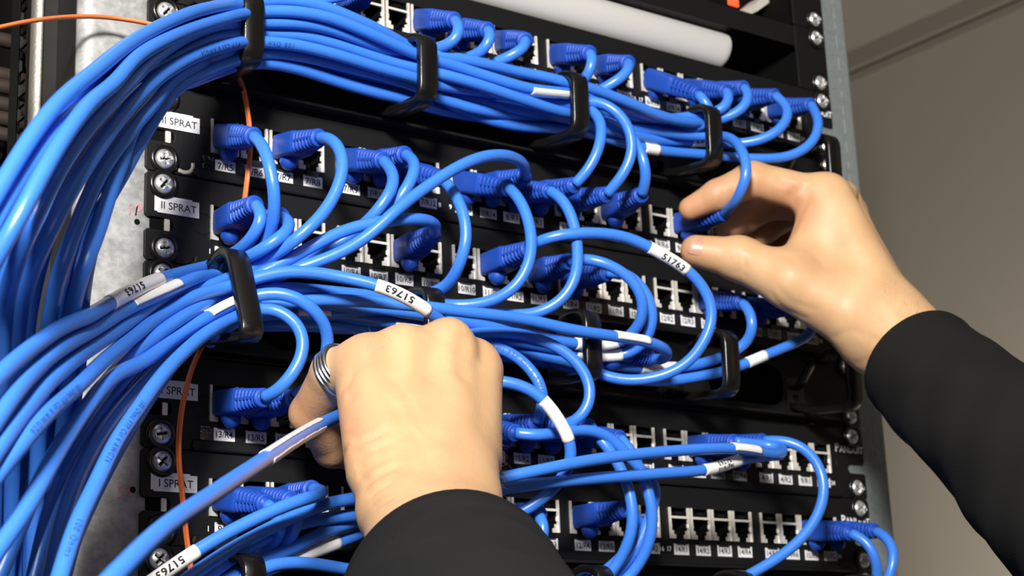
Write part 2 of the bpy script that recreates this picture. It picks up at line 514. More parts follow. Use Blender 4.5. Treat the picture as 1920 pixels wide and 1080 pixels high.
def patch_panel(n, label, texts, grey=(), name=None, nums=(), logo=True):
    z0 = n * UU
    t = thing('patch_bay', label, 'patch panel', 'patch panels in the rack')
    mb = MB()
    holes = [[(port_x(i) - 7.6, z0 + 14.1), (port_x(i) + 7.6, z0 + 14.1), (port_x(i) + 7.6, z0 + 31.8), (port_x(i) - 7.6, z0 + 31.8)] for i in range(24)]
    plate(mb, panel_outline(z0), holes, 0.0, 2.0, 'panel', 0.35)
    plate(mb, rrect(-216, 216, z0 + 0.6, z0 + 3.9, 1.2, 3), [], 1.0, 4.4, 'panel', 1.2)      # foot lip
    for s in (-1, 1):                                    # round knock-outs
        k = 24; V = []
        for r, h in ((5.6, 2.02), (5.5, 2.3), (5.1, 2.3), (5.0, 2.02)):
            V += [(s * 211.5 + r * math.cos(2 * math.pi * i / k), -h, z0 + 21.5 + r * math.sin(2 * math.pi * i / k)) for i in range(k)]
        mb.add(V, [(a * k + i, a * k + (i + 1) % k, (a + 1) * k + (i + 1) % k, (a + 1) * k + i) for a in range(3) for i in range(k)], 'panel', True)
    mb.build('faceplate', t)
    for i in range(24):
        o = link('jack', JACK, t); o.location = (port_x(i) * MM, 0, z0 * MM)
    for g in range(0, 24, 4):
        m2 = MB(); m2.box(port_x(g) - 6.2, port_x(g + 3) + 6.2, -2.25, -1.9, z0 + 4.9, z0 + 11.4, 'tape'); m2.build('tape_strip', t)
    random.seed(n)
    for i, s in texts.items():
        m2 = MB(); x = port_x(i) + random.uniform(-.5, .5) + 0.6; z = z0 + 8.1 + random.uniform(-.3, .3)
        m2.box(x - 5.5, x + 5.5, -2.45, -2.2, z - 3.1, z + 3.1, 'shade_line_grey' if i in grey else 'label')  # grey ones are white labels with a shadow put into their colour
        put_text(m2, s, x, z, 2.5, 4.7 if len(s) < 5 else 4.3, 'ink', 0.02, 1.0 if len(s) < 5 else 0.93)
        m2.build('port_label', t)
    if n in (4, 1):
        m2 = MB(); x0 = port_x(0) - 12.2; m2.box(x0, x0 + 6.2, -2.4, -2.1, z0 + 4.6, z0 + 11.6, 'tape')
        for _ in range(60):
            e = random.random(); u0, w0 = (random.uniform(0, 6.2), random.choice((0, 6.9)) + random.gauss(0, .5)) if e < .45 else (random.uniform(0, 1.5) if e < .7 else random.uniform(0, 6), random.uniform(0, 7))
            u0 = min(6.0, max(0, u0)); w0 = min(6.8, max(0, w0)); m2.box(x0 + u0, x0 + u0 + random.uniform(.08, .35), -2.46, -2.4, z0 + 4.6 + w0, z0 + 4.6 + w0 + random.uniform(.08, .3), 'label')
        m2.build('tape_end', t)
    if n == 4:
        m2 = MB(); A_ = spline([(p[0], -2.1, p[1]) for p in [(-224.8, z0 + 2.2), (-221.5, z0 + 1.6), (-218.5, z0 + 2.6), (-217.2, z0 + 5.0), (-217.3, z0 + 7.0)]], 0.6)
        sweep(m2, A_, [(-.1, -.9), (.1, -.9), (.1, .9), (-.1, .9)], 'cream', side=(0, 1, 0)); m2.build('edge_slot', t)
    if nums:
        m2 = MB()
        for s, x in nums: put_text(m2, s, x, z0 + 8.3, 2.2, 3.6, 'white', 0.02)
        m2.build('port_number', t)
    if name:
        s, z, wd, tilt = name
        m2 = MB()
        m2.box(-237.0, -217.5, -2.35, -2.05, z - 3.6, z + 4.4, 'label'); m2.box(-235.6, -214.0, -2.6, -2.36, z - 4.3, z + 3.6, 'label')
        put_text(m2, s, -224.6, z - 0.4, 2.66, 5.2, 'ink', 0.01)
        for zz in (z - 2.9, z + 2.6): m2.box(-234.5, -214.6, -2.64, -2.6, zz, zz + 0.08, 'shade_line_grey')
        m2.build('name_label', t)
    if logo:
        m2 = MB(); lx = 228
        put_text(m2, 'P', lx - 9.8, z0 + 30.7, 2.2, 7.4, 'white', 0.022); put_text(m2, 'ANDUIT', lx + 2.6, z0 + 30.0, 2.2, 5.9, 'white', 0.025, 0.95)
        m2.build('logo', t)
    for s in (-1, 1):
        for dz in (6.35, 38.1): add_screw(t, s * 232.55 + random.uniform(-.9, .9), z0 + dz, 2.2)
    return t


A_T = {8: '6/R5', 9: '6/R6', 10: '6/R7', 11: '6/R8', 12: '6/R9', 13: '6/R10', 14: '6/R11', 15: '6/R12', 16: '6/R13', 17: '6/R14', 18: '6/R15', 20: '7/R1', 21: '7/R2', 22: '7/R3', 23: '7/R4'}
B_T = {0: '7/R5', 1: '7/R6', 2: '7/R7', 3: '7/R8', 4: '7/R9', 5: '7/R10', 6: '7/R11', 7: '7/R12', 8: '7/R13', 9: '7/R14', 10: '8/R1', 11: '9/R1', 12: '9/R2', 13: '9/R3', 14: '9/R4', 15: '9/R5', 16: '9/R6', 17: '9/R7'}
C_T = {0: '10/R2', 4: '10/R6', 5: '10/R7', 6: '10/R8', 7: '10/R9', 8: '10/R10', 9: '11/R1', 10: '11/R2', 11: '11/R3', 12: '11/R4', 13: '11/R5', 14: '11/R6', 15: '12/R1', 16: '12/R2', 17: '12/R3', 18: '12/R4', 20: '12/RN', 21: '13/R1', 22: '13/R2', 23: '13/R3'}
E_T = {0: '13/R4', 1: '13/R5', 2: '13/R6', 3: '14/R1', 9: '15/R1', 10: '15/R2', 11: '15/R3', 15: '19/R1', 16: '22/R1', 17: '23/R2', 18: '23/R3', 19: '23/R4', 20: '4/R1', 21: '4/R2', 22: '9/R1', 23: '9/R2'}
F_T = {0: '9/R1', 11: '12/R3', 12: '12/R4', 13: '12/R5', 14: '13/R1', 15: '13/R2', 16: '14/R1', 17: '14/R2', 18: '14/R3', 19: '14/R4', 20: '14/R5', 21: '14/R6', 22: '15/R1', 23: '15/R2'}
e_ = lambda i, s: port_x(i) + s * 7.7
NUM = (('1', e_(0, -1)), ('8', e_(7, 1)), ('9', e_(8, -1)), ('16', e_(15, 1.1)), ('17', e_(16, -1.1)), ('24', e_(23, 1.1)))
patch_panel(6, 'black patch panel at the top, directly below the long silver bar', A_T, nums=NUM[1:])
patch_panel(4, 'black patch panel with ports labelled 7/R5 to 9/R7 under the upper cable bundle', B_T, name=('II SPRAT', 4 * UU + 26.6, 23, 0), nums=NUM[1:5])
patch_panel(3, 'black patch panel with ports labelled 10/R6 to 13/R3, above the middle cable bundle', C_T, name=('II SPRAT', 3 * UU + 28.0, 23, 0), nums=(NUM[0],) + NUM[5:])
patch_panel(1, 'black patch panel with ports labelled 13/R4 to 9/R2, behind the left hand', E_T, grey=(18, 19), name=('II SPRAT', 1 * UU + 27.5, 23, 0), nums=NUM[5:])  # the grey ports' labels are painted as lying in plug shadow
patch_panel(0, 'black patch panel with ports labelled 12/R3 to 15/R2, the lowest one', F_T, name=('I SPRAT', 28.6, 23, 0), nums=NUM)

# ------------------------------------------------------------------ cable managers
RING_X = (-211, -112, -13.5, 85, 183.5)


def strip_prof(w=5.4, t=2.1):
    return [(-w + .7, -t), (w - .7, -t), (w, -t + .7), (w, t - .6), (w - .6, t), (0.5, t), (0.25, t - .35), (-0.25, t - .35), (-0.5, t), (-w + .6, t), (-w, t - .6), (-w, -t + .7)]


def ring_mesh(lean=False):
    mb = MB()
    def fil(pts, r, n=6):
        out = [pts[0]]
        for i in range(1, len(pts) - 1):
            p = np.array(pts[i], float); a = np.array(pts[i - 1], float) - p; b_ = np.array(pts[i + 1], float) - p
            la, lb = np.linalg.norm(a), np.linalg.norm(b_); rr = min(r, la * .48, lb * .48)
            A, B = p + a / la * rr, p + b_ / lb * rr
            for t in np.linspace(0, 1, n): out.append(tuple((1 - t) ** 2 * A + 2 * t * (1 - t) * p + t * t * B))
        out.append(pts[-1]); return out
    # hook, in (h, z): from its foot on the panel out under the bundle, up the front and back over the top
    hk = fil([(2.5, 9), (20, 2.5), (51, 0), (52, 33.5), (38, 36), (27, 31.5)], 8)
    if lean: hk = fil([(2.5, 9), (20, 3), (65, -4), (50, 37), (40, 41.5), (27, 36)], 8)
    sweep(mb, [(0, -h, z) for h, z in hk], strip_prof(), 'ring', side=(1, 0, 0))
    # flexible keeper above it
    kp = fil([(2.5, 19), (9, 21), (19, 32), (25, 33.5)], 5)
    sweep(mb, [(0, -h, z) for h, z in kp], strip_prof(3.4, 1.1), 'ring', side=(1, 0, 0))
    plate(mb, rrect(-7, 7, 4, 26, 2, 3), [rrect(-3, 3, 11, 16, 1, 2)], 2.0, 4.2, 'ring', 0.5)
    return mb.mesh('cable_ring')


RING = ring_mesh(); RING_LEAN = ring_mesh(True)


def manager(n, label):
    z0 = n * UU
    t = thing('cable_manager', label, 'cable manager', 'cable managers in the rack')
    mb = MB(); holes = [rrect(x - 32, x + 32, z0 + 8, z0 + 34, 12.5, 6) for x in (-149, -50, 48, 146)]
    out = rrect(-241.3, 241.3, z0 + .4, z0 + 43.8, 1.5, 2)
    plate(mb, out, holes, 0, 1.8, 'panel', 0.4)
    for za, zb in ((z0 + 0.6, z0 + 2.6), (z0 + 41.6, z0 + 43.6)): mb.box(-222, 222, -12, -1.5, za + .5, za + 1.9, 'panel')
    mb.build('faceplate', t)
    for x in RING_X:
        o = link('cable_ring', RING_LEAN if (n == 2 and x < -200) else RING, t); o.location = ((x - (7 if (n == 2 and x < -200) else 0)) * MM, 0, z0 * MM)
    for s in (-1, 1):
        for dz in (6.35, 38.1): add_screw(t, s * 232.55, z0 + dz, 2.2)
    return t


manager(5, 'black cable manager whose rings hold the upper blue bundle')
manager(2, 'black cable manager whose rings hold the middle blue bundle')
manager(-1, 'black cable manager at the bottom edge, below the 9/R1 panel')

# ------------------------------------------------------------------ the things above the panels
mb = MB()
z0, z1 = 314.5, 339.5
prof = [(9 - 9 * math.sin(q), z0 + (z1 - z0) * (0.5 - 0.5 * math.cos(q))) for q in np.linspace(0, math.pi * .97, 26)] + [(60, z1), (60, z0)]
xs = [-225, 150.0] + [150 + 8 * math.sin(a) for a in np.linspace(0.2, math.pi / 2, 7)]
V = []; zc = (z0 + z1) / 2
for i, x in enumerate(xs):
    e = max(0, x - 150) / 8; ins = 8 * (1 - math.sqrt(max(0, 1 - e * e)))
    for y, z in prof:
        zz = z0 + ins + (z - z0) * (z1 - z0 - ins) / (z1 - z0)
        V.append((x, y + ins * .15, zz))
k = len(prof)
mb.add(V, [(a * k + i, a * k + (i + 1) % k, (a + 1) * k + (i + 1) % k, (a + 1) * k + i) for a in range(len(xs) - 1) for i in range(k)], 'silver', True)
mb.add(V, [tuple(range(k))[::-1], tuple((len(xs) - 1) * k + i for i in range(k))], 'silver')
tag(mb.build('device_front'), 'long silver bar with a rounded end in the dark gap above the top panel', 'device')

sh = thing('rack_shelf', 'black rack shelf with a glowing red light in its dark interior, above the silver bar', 'shelf')
mb = MB()
mb.box(-226, 226, -0.5, 1.2, 340.5, 354.5, 'panel'); mb.box(-226, 226, 1.2, 120, 340.5, 342, 'panel')
for s in (-1, 1):
    a, b_ = sorted((s * 241.3, s * 214)); plate(mb, rrect(a, b_, 311.6, 355.1, 1, 2), [], 0, 1.8, 'panel', .3)
    a, b_ = sorted((s * 222, s * 219)); mb.box(a, b_, 1.2, 120, 311, 355, 'void')
mb.build('tray', sh)
for s in (-1, 1):
    for z in (317.5, 349.3): add_screw(sh, s * 232.55, z, 2.2)
o = add_screw(sh, 205, 353, -14); o.scale = (1.1, 1.1, 1.1)
up = thing('network_switch', 'black box with a red light behind the shelf lip at the top edge', 'network device')
mb = MB(); mb.box(-222, 239, 60, 150, 343.0, 430, 'void'); mb.box(236, 239, 2, 60, 356, 430, 'void'); mb.build('case', up)  # black box and side wall extended to keep the gap dark
for s in (-1, 1):
    mb = MB(); a, b_ = sorted((s * 241.3, s * 214)); plate(mb, rrect(a, b_, 356.0, 399.6, 1, 2), [], 0, 1.8, 'panel', .3); mb.build('bracket', up)
mb = MB(); q = at(1377, 2, -58); mb.box(q[0] - 4.5, q[0] + 4.5, 58.5, 60, q[2] - 3, q[2] + 6, 'led'); mb.build('indicator_light', up)
mb = MB(); q = at(1436, 12, -40)
V = [(q[0] - 8, 40, q[2] - 5), (q[0] + 8, 40, q[2] + 7), (q[0] + 5, 40, q[2] + 12), (q[0] - 10, 40, q[2] - 0)]
V += [(x, 59, z) for x, y, z in V]
mb.add(V, [(0, 1, 2, 3), (4, 7, 6, 5), (0, 4, 5, 1), (1, 5, 6, 2), (2, 6, 7, 3), (3, 7, 4, 0)], 'nickel'); mb.build('lever', up)
for s in (-1, 1):
    for z in (362.4, 394.1): add_screw(up, s * 232.55, z, 2.2)

# dim tan cables far behind the left upright
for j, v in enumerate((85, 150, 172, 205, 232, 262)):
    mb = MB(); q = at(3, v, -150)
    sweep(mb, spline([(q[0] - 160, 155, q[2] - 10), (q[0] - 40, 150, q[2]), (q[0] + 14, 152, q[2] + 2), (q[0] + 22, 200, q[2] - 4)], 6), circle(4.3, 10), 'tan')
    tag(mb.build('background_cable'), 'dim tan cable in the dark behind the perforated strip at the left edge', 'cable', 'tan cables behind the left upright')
# ------------------------------------------------------------------ patch cables
R = 2.95
DEBUG = False
ZP = {'A': 6, 'B': 4, 'C': 3, 'E': 1, 'F': 0}
CABLES = []


def cab(label, pts, port=None, wraps=(), prints=()):
    """pts: (photo u, v, millimetres in front of the rack); the first is the mouth of the plug's boot when the cable is plugged in"""
    if port and port != 'loose' and (port[0] == 'A' or port in (('B', 11), ('B', 12), ('B', 14), ('B', 17))):
        g = lambda u: np.interp(u, [100, 200, 300, 390, 456], [1, .92, .78, .62, .6])
        pts = [(u, v, 50 + (h - 50) * g(u)) if (u < 456 and v < 480 and h > 50) else (u, v, h) for u, v, h in pts]
    P = [at(*p) for p in pts]
    if pts[-1][1] > 1040 or pts[-1][0] < 0 or pts[-1][1] > 900 and pts[-1][0] < 160:
        e = P[-1] - P[-2]; P.append(P[-1] + e / np.linalg.norm(e) * 55)
    CABLES.append(dict(label=label, pts=P, port=port, wraps=wraps, prints=prints))




# upper bundle, gathered by the rings of the upper manager and fanned out on the left
cab('blue patch cable cut off by the top edge, left of two empty ports', [(690, -18, 42), (655, -12, 52), (608, 8, 46), (560, 3, 44), (500, 0, 44), (445, 12, 46), (350, 40, 92), (240, 92, 140), (150, 168, 175), (70, 258, 195), (0, 345, 205), (-60, 440, 205)], ('A', 4))
cab('blue patch cable making the first small loop right of the topmost empty ports', [(852, 38, 42), (864, 60, 52), (852, 82, 48), (820, 98, 40), (790, 96, 30), (720, 70, 32), (600, 24, 40), (500, 12, 42), (440, 22, 46), (350, 50, 85), (250, 105, 130), (170, 180, 160), (90, 275, 180), (30, 370, 185), (-40, 480, 180)], ('A', 7))
cab('blue patch cable making the second small loop right of the topmost empty ports', [(915, 57, 42), (922, 75, 50), (907, 95, 44), (880, 110, 34), (830, 115, 24), (790, 108, 22), (700, 78, 26), (560, 32, 34), (470, 30, 40), (365, 62, 72), (270, 120, 115), (190, 190, 140), (120, 280, 160), (70, 370, 165), (25, 470, 160), (0, 600, 140), (-10, 900, 120)], ('A', 8))
cab('blue patch cable in the top panel running straight down-left from the third small plug', [(985, 76, 42), (984, 92, 48), (950, 108, 42), (915, 122, 32), (880, 128, 24), (800, 118, 20), (700, 88, 22), (560, 50, 28), (470, 52, 34), (380, 82, 62), (290, 140, 95), (220, 205, 120), (150, 300, 135), (100, 400, 145), (62, 520, 140), (45, 650, 120), (35, 1000, 100)], ('A', 10))
cab('blue patch cable in the top panel diving behind the third black ring', [(1106, 100, 42), (1113, 120, 50), (1100, 146, 44), (1078, 165, 34), (1050, 172, 28), (960, 165, 24), (830, 150, 22), (700, 112, 24), (560, 75, 30), (470, 70, 36), (400, 82, 60), (320, 130, 90), (240, 195, 120), (175, 275, 140), (120, 370, 150), (85, 460, 150), (60, 560, 140), (45, 700, 120), (40, 1000, 100)], ('A', 12))
cab('blue patch cable in the top panel just right of the third black ring', [(1178, 118, 42), (1176, 138, 50), (1125, 172, 40), (1085, 193, 28), (1040, 203, 24), (960, 195, 22), (830, 165, 22), (700, 140, 26), (500, 95, 32), (440, 95, 45), (350, 145, 85), (285, 205, 115), (238, 270, 135), (190, 350, 150), (150, 440, 155), (120, 530, 150), (95, 700, 125), (80, 1000, 105)], ('A', 14))
cab('blue patch cable with the tilted plug left of the fourth black ring', [(1310, 178, 42), (1328, 198, 50), (1334, 226, 42), (1310, 240, 36), (1240, 238, 30), (1160, 222, 28), (1100, 214, 32), (1060, 212, 38), (982, 187, 42), (891, 156, 42), (823, 137, 40), (788, 127, 38), (712, 104, 38), (634, 81, 40), (556, 63, 42), (504, 61, 42), (456, 60, 46), (390, 76, 70), (300, 120, 115), (220, 165, 160), (148, 208, 190), (102, 250, 205), (46, 321, 216), (0, 393, 222), (-50, 480, 222)], ('A', 16))
cab('blue patch cable with a white wrap beside the third black ring of the upper bundle', [(1362, 172, 42), (1368, 192, 50), (1352, 213, 46), (1330, 220, 40), (1250, 228, 34), (1180, 207, 36), (1110, 188, 40), (1066, 177, 43), (993, 167, 44), (946, 153, 44), (891, 135, 42), (826, 113, 42), (788, 104, 42), (738, 83, 44), (686, 60, 46), (621, 34, 48), (556, 21, 49), (499, 18, 48), (458, 22, 50), (365, 50, 105), (260, 104, 160), (212, 158, 185), (167, 195, 202), (125, 249, 214), (87, 309, 222), (53, 370, 226), (19, 431, 226), (-20, 500, 220), (-70, 600, 210)], ('A', 18), wraps=[((992, 167), (1066, 177), 'LOW', 0)])
cab('blue patch cable curling tightly from its plug into the fourth black ring', [(1395, 165, 42), (1405, 184, 52), (1388, 208, 50), (1350, 220, 42), (1320, 226, 38), (1243, 218, 40), (1185, 196, 42), (1105, 170, 42), (1060, 159, 42), (1030, 148, 42), (970, 135, 40), (915, 121, 42), (852, 105, 42), (823, 100, 40), (775, 91, 38), (712, 57, 44), (660, 34, 46), (608, 13, 46), (556, 4, 46), (499, 5, 46), (456, 14, 47), (365, 28, 100), (260, 73, 150), (182, 130, 185), (104, 198, 205), (57, 262, 215), (0, 360, 222), (-60, 470, 222)], ('A', 19))
cab('blue patch cable in a small loop above the labels 7/R2 and 7/R3', [(1454, 180, 42), (1478, 205, 54), (1466, 240, 57), (1428, 262, 50), (1380, 269, 40), (1330, 264, 30), (1240, 257, 28), (1150, 240, 30), (1085, 222, 30), (950, 205, 28), (830, 180, 25), (790, 166, 26), (650, 130, 30), (500, 100, 36), (440, 105, 45), (339, 146, 95), (280, 205, 130), (228, 268, 152), (186, 328, 165), (156, 393, 172), (129, 461, 172), (110, 514, 168), (99, 560, 160), (80, 700, 138), (70, 900, 120), (66, 1100, 115)], ('A', 20), wraps=[((1326, 264), (1298, 262), '63', 1)])
cab('blue patch cable in the outermost loop at the right end of the top panel', [(1521, 197, 42), (1535, 230, 55), (1523, 268, 58), (1482, 293, 52), (1400, 297, 42), (1340, 291, 30), (1260, 283, 26), (1180, 265, 26), (1085, 240, 24), (960, 226, 24), (800, 185, 22), (640, 140, 25), (500, 112, 32), (432, 118, 45), (338, 154, 85), (279, 212, 120), (240, 263, 140), (224, 311, 150), (197, 374, 160), (178, 438, 160), (159, 499, 158), (146, 560, 150), (138, 640, 140), (128, 750, 128), (108, 900, 115), (90, 1100, 110)], ('A', 22), wraps=[((1232, 278), (1206, 272), '', 0)])
cab('blue patch cable rising from the port above 9/R1 into the third black ring', [(1078, 346, 42), (1108, 312, 50), (1126, 265, 53), (1126, 230, 50), (1108, 207, 40), (1080, 193, 32), (1020, 180, 30), (930, 160, 32), (830, 131, 30), (788, 116, 32), (738, 102, 38), (673, 76, 42), (621, 55, 44), (556, 42, 46), (499, 42, 46), (456, 44, 48), (365, 62, 92), (286, 110, 135), (243, 150, 160), (197, 194, 180), (144, 262, 198), (102, 332, 208), (68, 400, 210), (42, 461, 205), (19, 530, 190), (8, 600, 170), (0, 800, 140)], ('B', 11), prints=[])
cab('blue printed cable rising above 9/R2 in a tall arc to the third ring', [(1138, 364, 42), (1168, 328, 52), (1186, 285, 56), (1182, 250, 56), (1165, 218, 52), (1135, 194, 46), (1105, 184, 42), (1060, 193, 36), (946, 188, 30), (878, 172, 32), (820, 160, 34), (788, 148, 36), (712, 128, 40), (634, 104, 44), (556, 86, 46), (499, 81, 47), (460, 80, 48), (390, 92, 80), (312, 132, 125), (260, 180, 152), (212, 237, 172), (163, 309, 188), (121, 378, 194), (87, 446, 192), (61, 503, 184), (42, 560, 170), (28, 700, 140), (20, 1000, 110)], ('B', 12), prints=[('100 Ohm', 520, 84, -1, 3.2), ('FTP Cat 6 AWG26', 402, 92, -1, 3.2, 1.5)])
cab('blue patch cable from the steep plug above 9/R4 up to the upper bundle', [(1203, 364, 42), (1213, 335, 50), (1206, 297, 52), (1190, 265, 46), (1160, 238, 36), (1120, 222, 28), (1075, 222, 26), (1000, 220, 26), (904, 206, 26), (820, 181, 26), (785, 163, 28), (660, 130, 32), (556, 108, 36), (499, 104, 38), (440, 112, 45), (340, 149, 90), (283, 210, 118), (245, 275, 136), (212, 340, 148), (180, 400, 154), (150, 480, 152), (125, 560, 145), (110, 700, 125), (95, 1000, 105)], ('B', 14))
cab('blue patch cable held between the thumb and finger of the right hand', [(1358, 400, 42), (1384, 370, 66), (1401, 325, 76), (1390, 280, 68), (1363, 254, 50), (1335, 250, 38), (1240, 247, 30), (1150, 238, 26), (1085, 231, 24), (982, 229, 24), (904, 215, 22), (820, 196, 22), (746, 180, 26), (686, 167, 28), (621, 146, 30), (556, 122, 34), (496, 108, 38), (430, 116, 45), (332, 160, 80), (273, 221, 112), (233, 283, 132), (215, 343, 145), (190, 410, 150), (168, 490, 148), (160, 570, 136), (152, 680, 118), (132, 800, 104), (100, 1000, 90)], ('B', 17))

# middle bundle and its fan on the left
F1 = [(393, 507, 27), (302, 533, 85), (206, 572, 130), (130, 601, 165), (65, 647, 190), (0, 702, 210), (-70, 780, 222)]
F2 = [(396, 523, 32), (339, 538, 66), (242, 582, 112), (195, 606, 137), (130, 642, 168), (78, 681, 188), (26, 740, 206), (-10, 795, 214), (-60, 870, 220)]
F3 = [(411, 531, 37), (339, 551, 66), (260, 592, 108), (195, 634, 142), (130, 682, 172), (73, 738, 194), (0, 838, 214), (-50, 915, 220)]
F4 = [(427, 545, 42), (339, 574, 70), (260, 622, 112), (203, 668, 148), (143, 727, 178), (72, 791, 202), (0, 878, 214), (-50, 945, 218)]
F5 = [(443, 562, 45), (378, 590, 64), (312, 631, 95), (260, 676, 128), (208, 708, 150), (154, 775, 172), (96, 868, 190), (48, 955, 200), (0, 1024, 206), (-50, 1100, 210)]
F6 = [(443, 585, 34), (365, 637, 66), (299, 689, 96), (260, 725, 112), (207, 788, 132), (159, 868, 150), (130, 935, 158), (110, 1010, 162), (96, 1100, 162)]
F7 = [(448, 591, 46), (391, 621, 76), (339, 666, 110), (299, 710, 138), (262, 762, 158), (217, 830, 178), (178, 911, 190), (140, 993, 198), (108, 1095, 204)]
F8 = [(380, 568, 50), (300, 625, 80), (220, 695, 108), (150, 780, 128), (90, 870, 142), (40, 980, 150), (0, 1075, 150)]
F9 = [(370, 592, 44), (290, 655, 74), (210, 745, 102), (140, 850, 122), (95, 950, 134), (62, 1090, 138)]
F10 = [(390, 590, 40), (320, 645, 62), (246, 735, 86), (180, 850, 104), (128, 960, 112), (92, 1090, 114)]
F11 = [(390, 605, 34), (330, 668, 52), (258, 765, 76), (192, 880, 94), (138, 1000, 100), (108, 1100, 100)]
gentle = lambda F: [(u, v, 45 + (h - 45) * np.interp(u, [60, 130, 206, 302, 393], [1, .93, .80, .66, .62]) if h > 45 else h) for u, v, h in F]
F1, F2, F3, F4, F5, F6, F7 = map(gentle, (F1, F2, F3, F4, F5, F6, F7))
cab('blue patch cable curling from the lone plug above the 10/R2 label', [(479, 384, 42), (491, 402, 54), (486, 430, 60), (464, 458, 54), (446, 474, 38), (428, 487, 25), (408, 499, 21)] + F1, ('C', 0), wraps=[((302, 533), (206, 572), '51763', 1)])
cab('blue patch cable ending in a small hook right of the 10/R2 plug', [(528, 406, 40), (545, 418, 50), (536, 440, 56), (505, 464, 56), (462, 490, 40), (430, 508, 27), (412, 516, 26)] + F2, ('C', 1), wraps=[((335, 540), (247, 580), 'UP', 0)])
cab('blue patch cable arching past the 7/R8 label from its plug above 7/R7', [(600, 258, 42), (625, 262, 55), (643, 292, 62), (639, 338, 64), (610, 395, 62), (560, 445, 60), (510, 486, 46), (470, 508, 37), (436, 521, 33)] + F3, ('B', 2))
cab('blue patch cable dropping in front of the 7/R6 label from the leftmost plug', [(476, 256, 42), (494, 276, 55), (506, 320, 62), (513, 375, 62), (506, 430, 52), (490, 480, 40), (460, 522, 32), (430, 545, 32)] + F8, ('B', 0))
cab('blue patch cable bent back sharply from the plug above 10/R8', [(812, 438, 40), (819, 425, 50), (806, 414, 58), (776, 410, 62), (730, 414, 62), (652, 431, 58), (587, 462, 54), (543, 486, 48), (486, 512, 42), (440, 540, 34)] + F9, ('C', 6))
cab('blue patch cable in the long high loop over the labels 7/R12 and 7/R13', [(984, 330, 42), (983, 308, 54), (955, 292, 62), (912, 292, 66), (860, 312, 68), (800, 350, 68), (740, 395, 68), (690, 440, 62), (626, 475, 56), (548, 499, 48), (491, 522, 40), (440, 548, 30)] + F10, ('B', 9))
cab('blue patch cable curving down from the plug above 7/R9', [(718, 301, 42), (735, 320, 52), (739, 345, 58), (716, 385, 58), (690, 415, 50), (650, 447, 42), (590, 480, 36), (530, 508, 32), (480, 535, 28), (440, 560, 26)] + F11, ('B', 4))
cab('blue patch cable curving down from the plug above 7/R10', [(760, 290, 42), (777, 302, 52), (777, 325, 58), (755, 365, 58), (735, 392, 52), (700, 430, 40), (640, 464, 30), (570, 494, 26), (500, 532, 22), (440, 566, 20), (390, 612, 26), (328, 680, 44), (262, 775, 64), (196, 890, 80), (140, 1010, 86), (110, 1100, 86)], ('B', 5))
cab('blue patch cable hanging in front of the gap between 7/R12 and 7/R13', [(829, 336, 42), (850, 358, 52), (868, 398, 58), (876, 442, 60), (866, 490, 56), (845, 535, 44), (815, 558, 32), (760, 562, 28), (680, 556, 26), (600, 548, 26), (520, 548, 24), (445, 570, 22), (385, 620, 34)], ('B', 6))
cab('blue patch cable looping down past 8/R1 to the middle bundle', [(954, 353, 42), (972, 370, 52), (990, 410, 58), (997, 457, 62), (990, 500, 62), (966, 538, 58), (930, 560, 50), (880, 570, 40), (830, 566, 32), (740, 558, 36), (652, 550, 38), (548, 541, 40), (486, 545, 40)] + F6, ('B', 8))
cab('blue patch cable in the wide loop that passes left of the 11/R4 label', [(1031, 358, 42), (1054, 373, 52), (1073, 407, 58), (1083, 458, 62), (1080, 518, 64), (1059, 557, 60), (1012, 586, 52), (960, 590, 46), (882, 576, 38), (835, 566, 32), (760, 578, 28), (680, 588, 28), (600, 591, 30), (520, 588, 28), (450, 598, 22), (390, 640, 32)], ('B', 10), wraps=[((551, 591), (615, 592), 'UP', 0)])
cab('blue patch cable with a white 51763 wrap arching left of the right hand', [(992, 466, 42), (1010, 451, 52), (1060, 440, 60), (1130, 438, 66), (1190, 450, 70), (1232, 472, 74), (1285, 503, 78), (1320, 540, 80), (1337, 587, 80), (1322, 637, 76), (1290, 680, 68), (1240, 705, 58), (1180, 712, 46), (1132, 702, 36), (1090, 680, 28), (1040, 668, 26), (970, 656, 24), (900, 640, 22), (820, 622, 22), (720, 612, 22), (600, 606, 22), (450, 606, 20)], ('C', 9), wraps=[((1218, 462), (1290, 505), '51763', 0)])
cab('blue patch cable in the inner of two nested loops right of 11/R6', [(1069, 490, 42), (1093, 484, 52), (1137, 494, 60), (1186, 525, 64), (1207, 566, 64), (1203, 600, 58), (1184, 628, 48), (1160, 644, 40), (1120, 646, 34), (1077, 645, 34), (1038, 638, 34), (960, 620, 36), (882, 608, 36), (838, 598, 36), (780, 588, 34), (700, 580, 32), (600, 571, 32), (500, 566, 30), (445, 580, 28), (392, 616, 36)], ('C', 11), wraps=[((1078, 645), (1162, 644), 'P', 0)])
cab('blue patch cable in the outer of two nested loops right of 11/R6', [(1140, 512, 42), (1162, 507, 50), (1187, 520, 54), (1211, 548, 56), (1225, 585, 56), (1221, 617, 52), (1207, 645, 46), (1186, 663, 38), (1130, 671, 30), (1077, 665, 28), (1000, 650, 26), (924, 640, 26), (850, 628, 26), (770, 612, 28), (700, 602, 26), (600, 596, 20), (500, 590, 18)], ('C', 12), wraps=[((1078, 666), (1165, 668), '', 0), ((738, 607), (805, 617), 'LOW', 0)])
cab('blue patch cable crossing in front of the rings to end in a loose hanging plug', [(1222, 673, 34), (1242, 676, 44), (1255, 665, 52), (1243, 651, 58), (1215, 641, 60), (1153, 631, 62), (1065, 617, 62), (986, 599, 60), (882, 586, 58), (778, 573, 54), (700, 566, 48), (613, 561, 44), (548, 563, 42), (490, 566, 38), (445, 582, 34), (395, 620, 44)], 'loose', wraps=[((1215, 641), (1154, 631), 'UP', 0)])
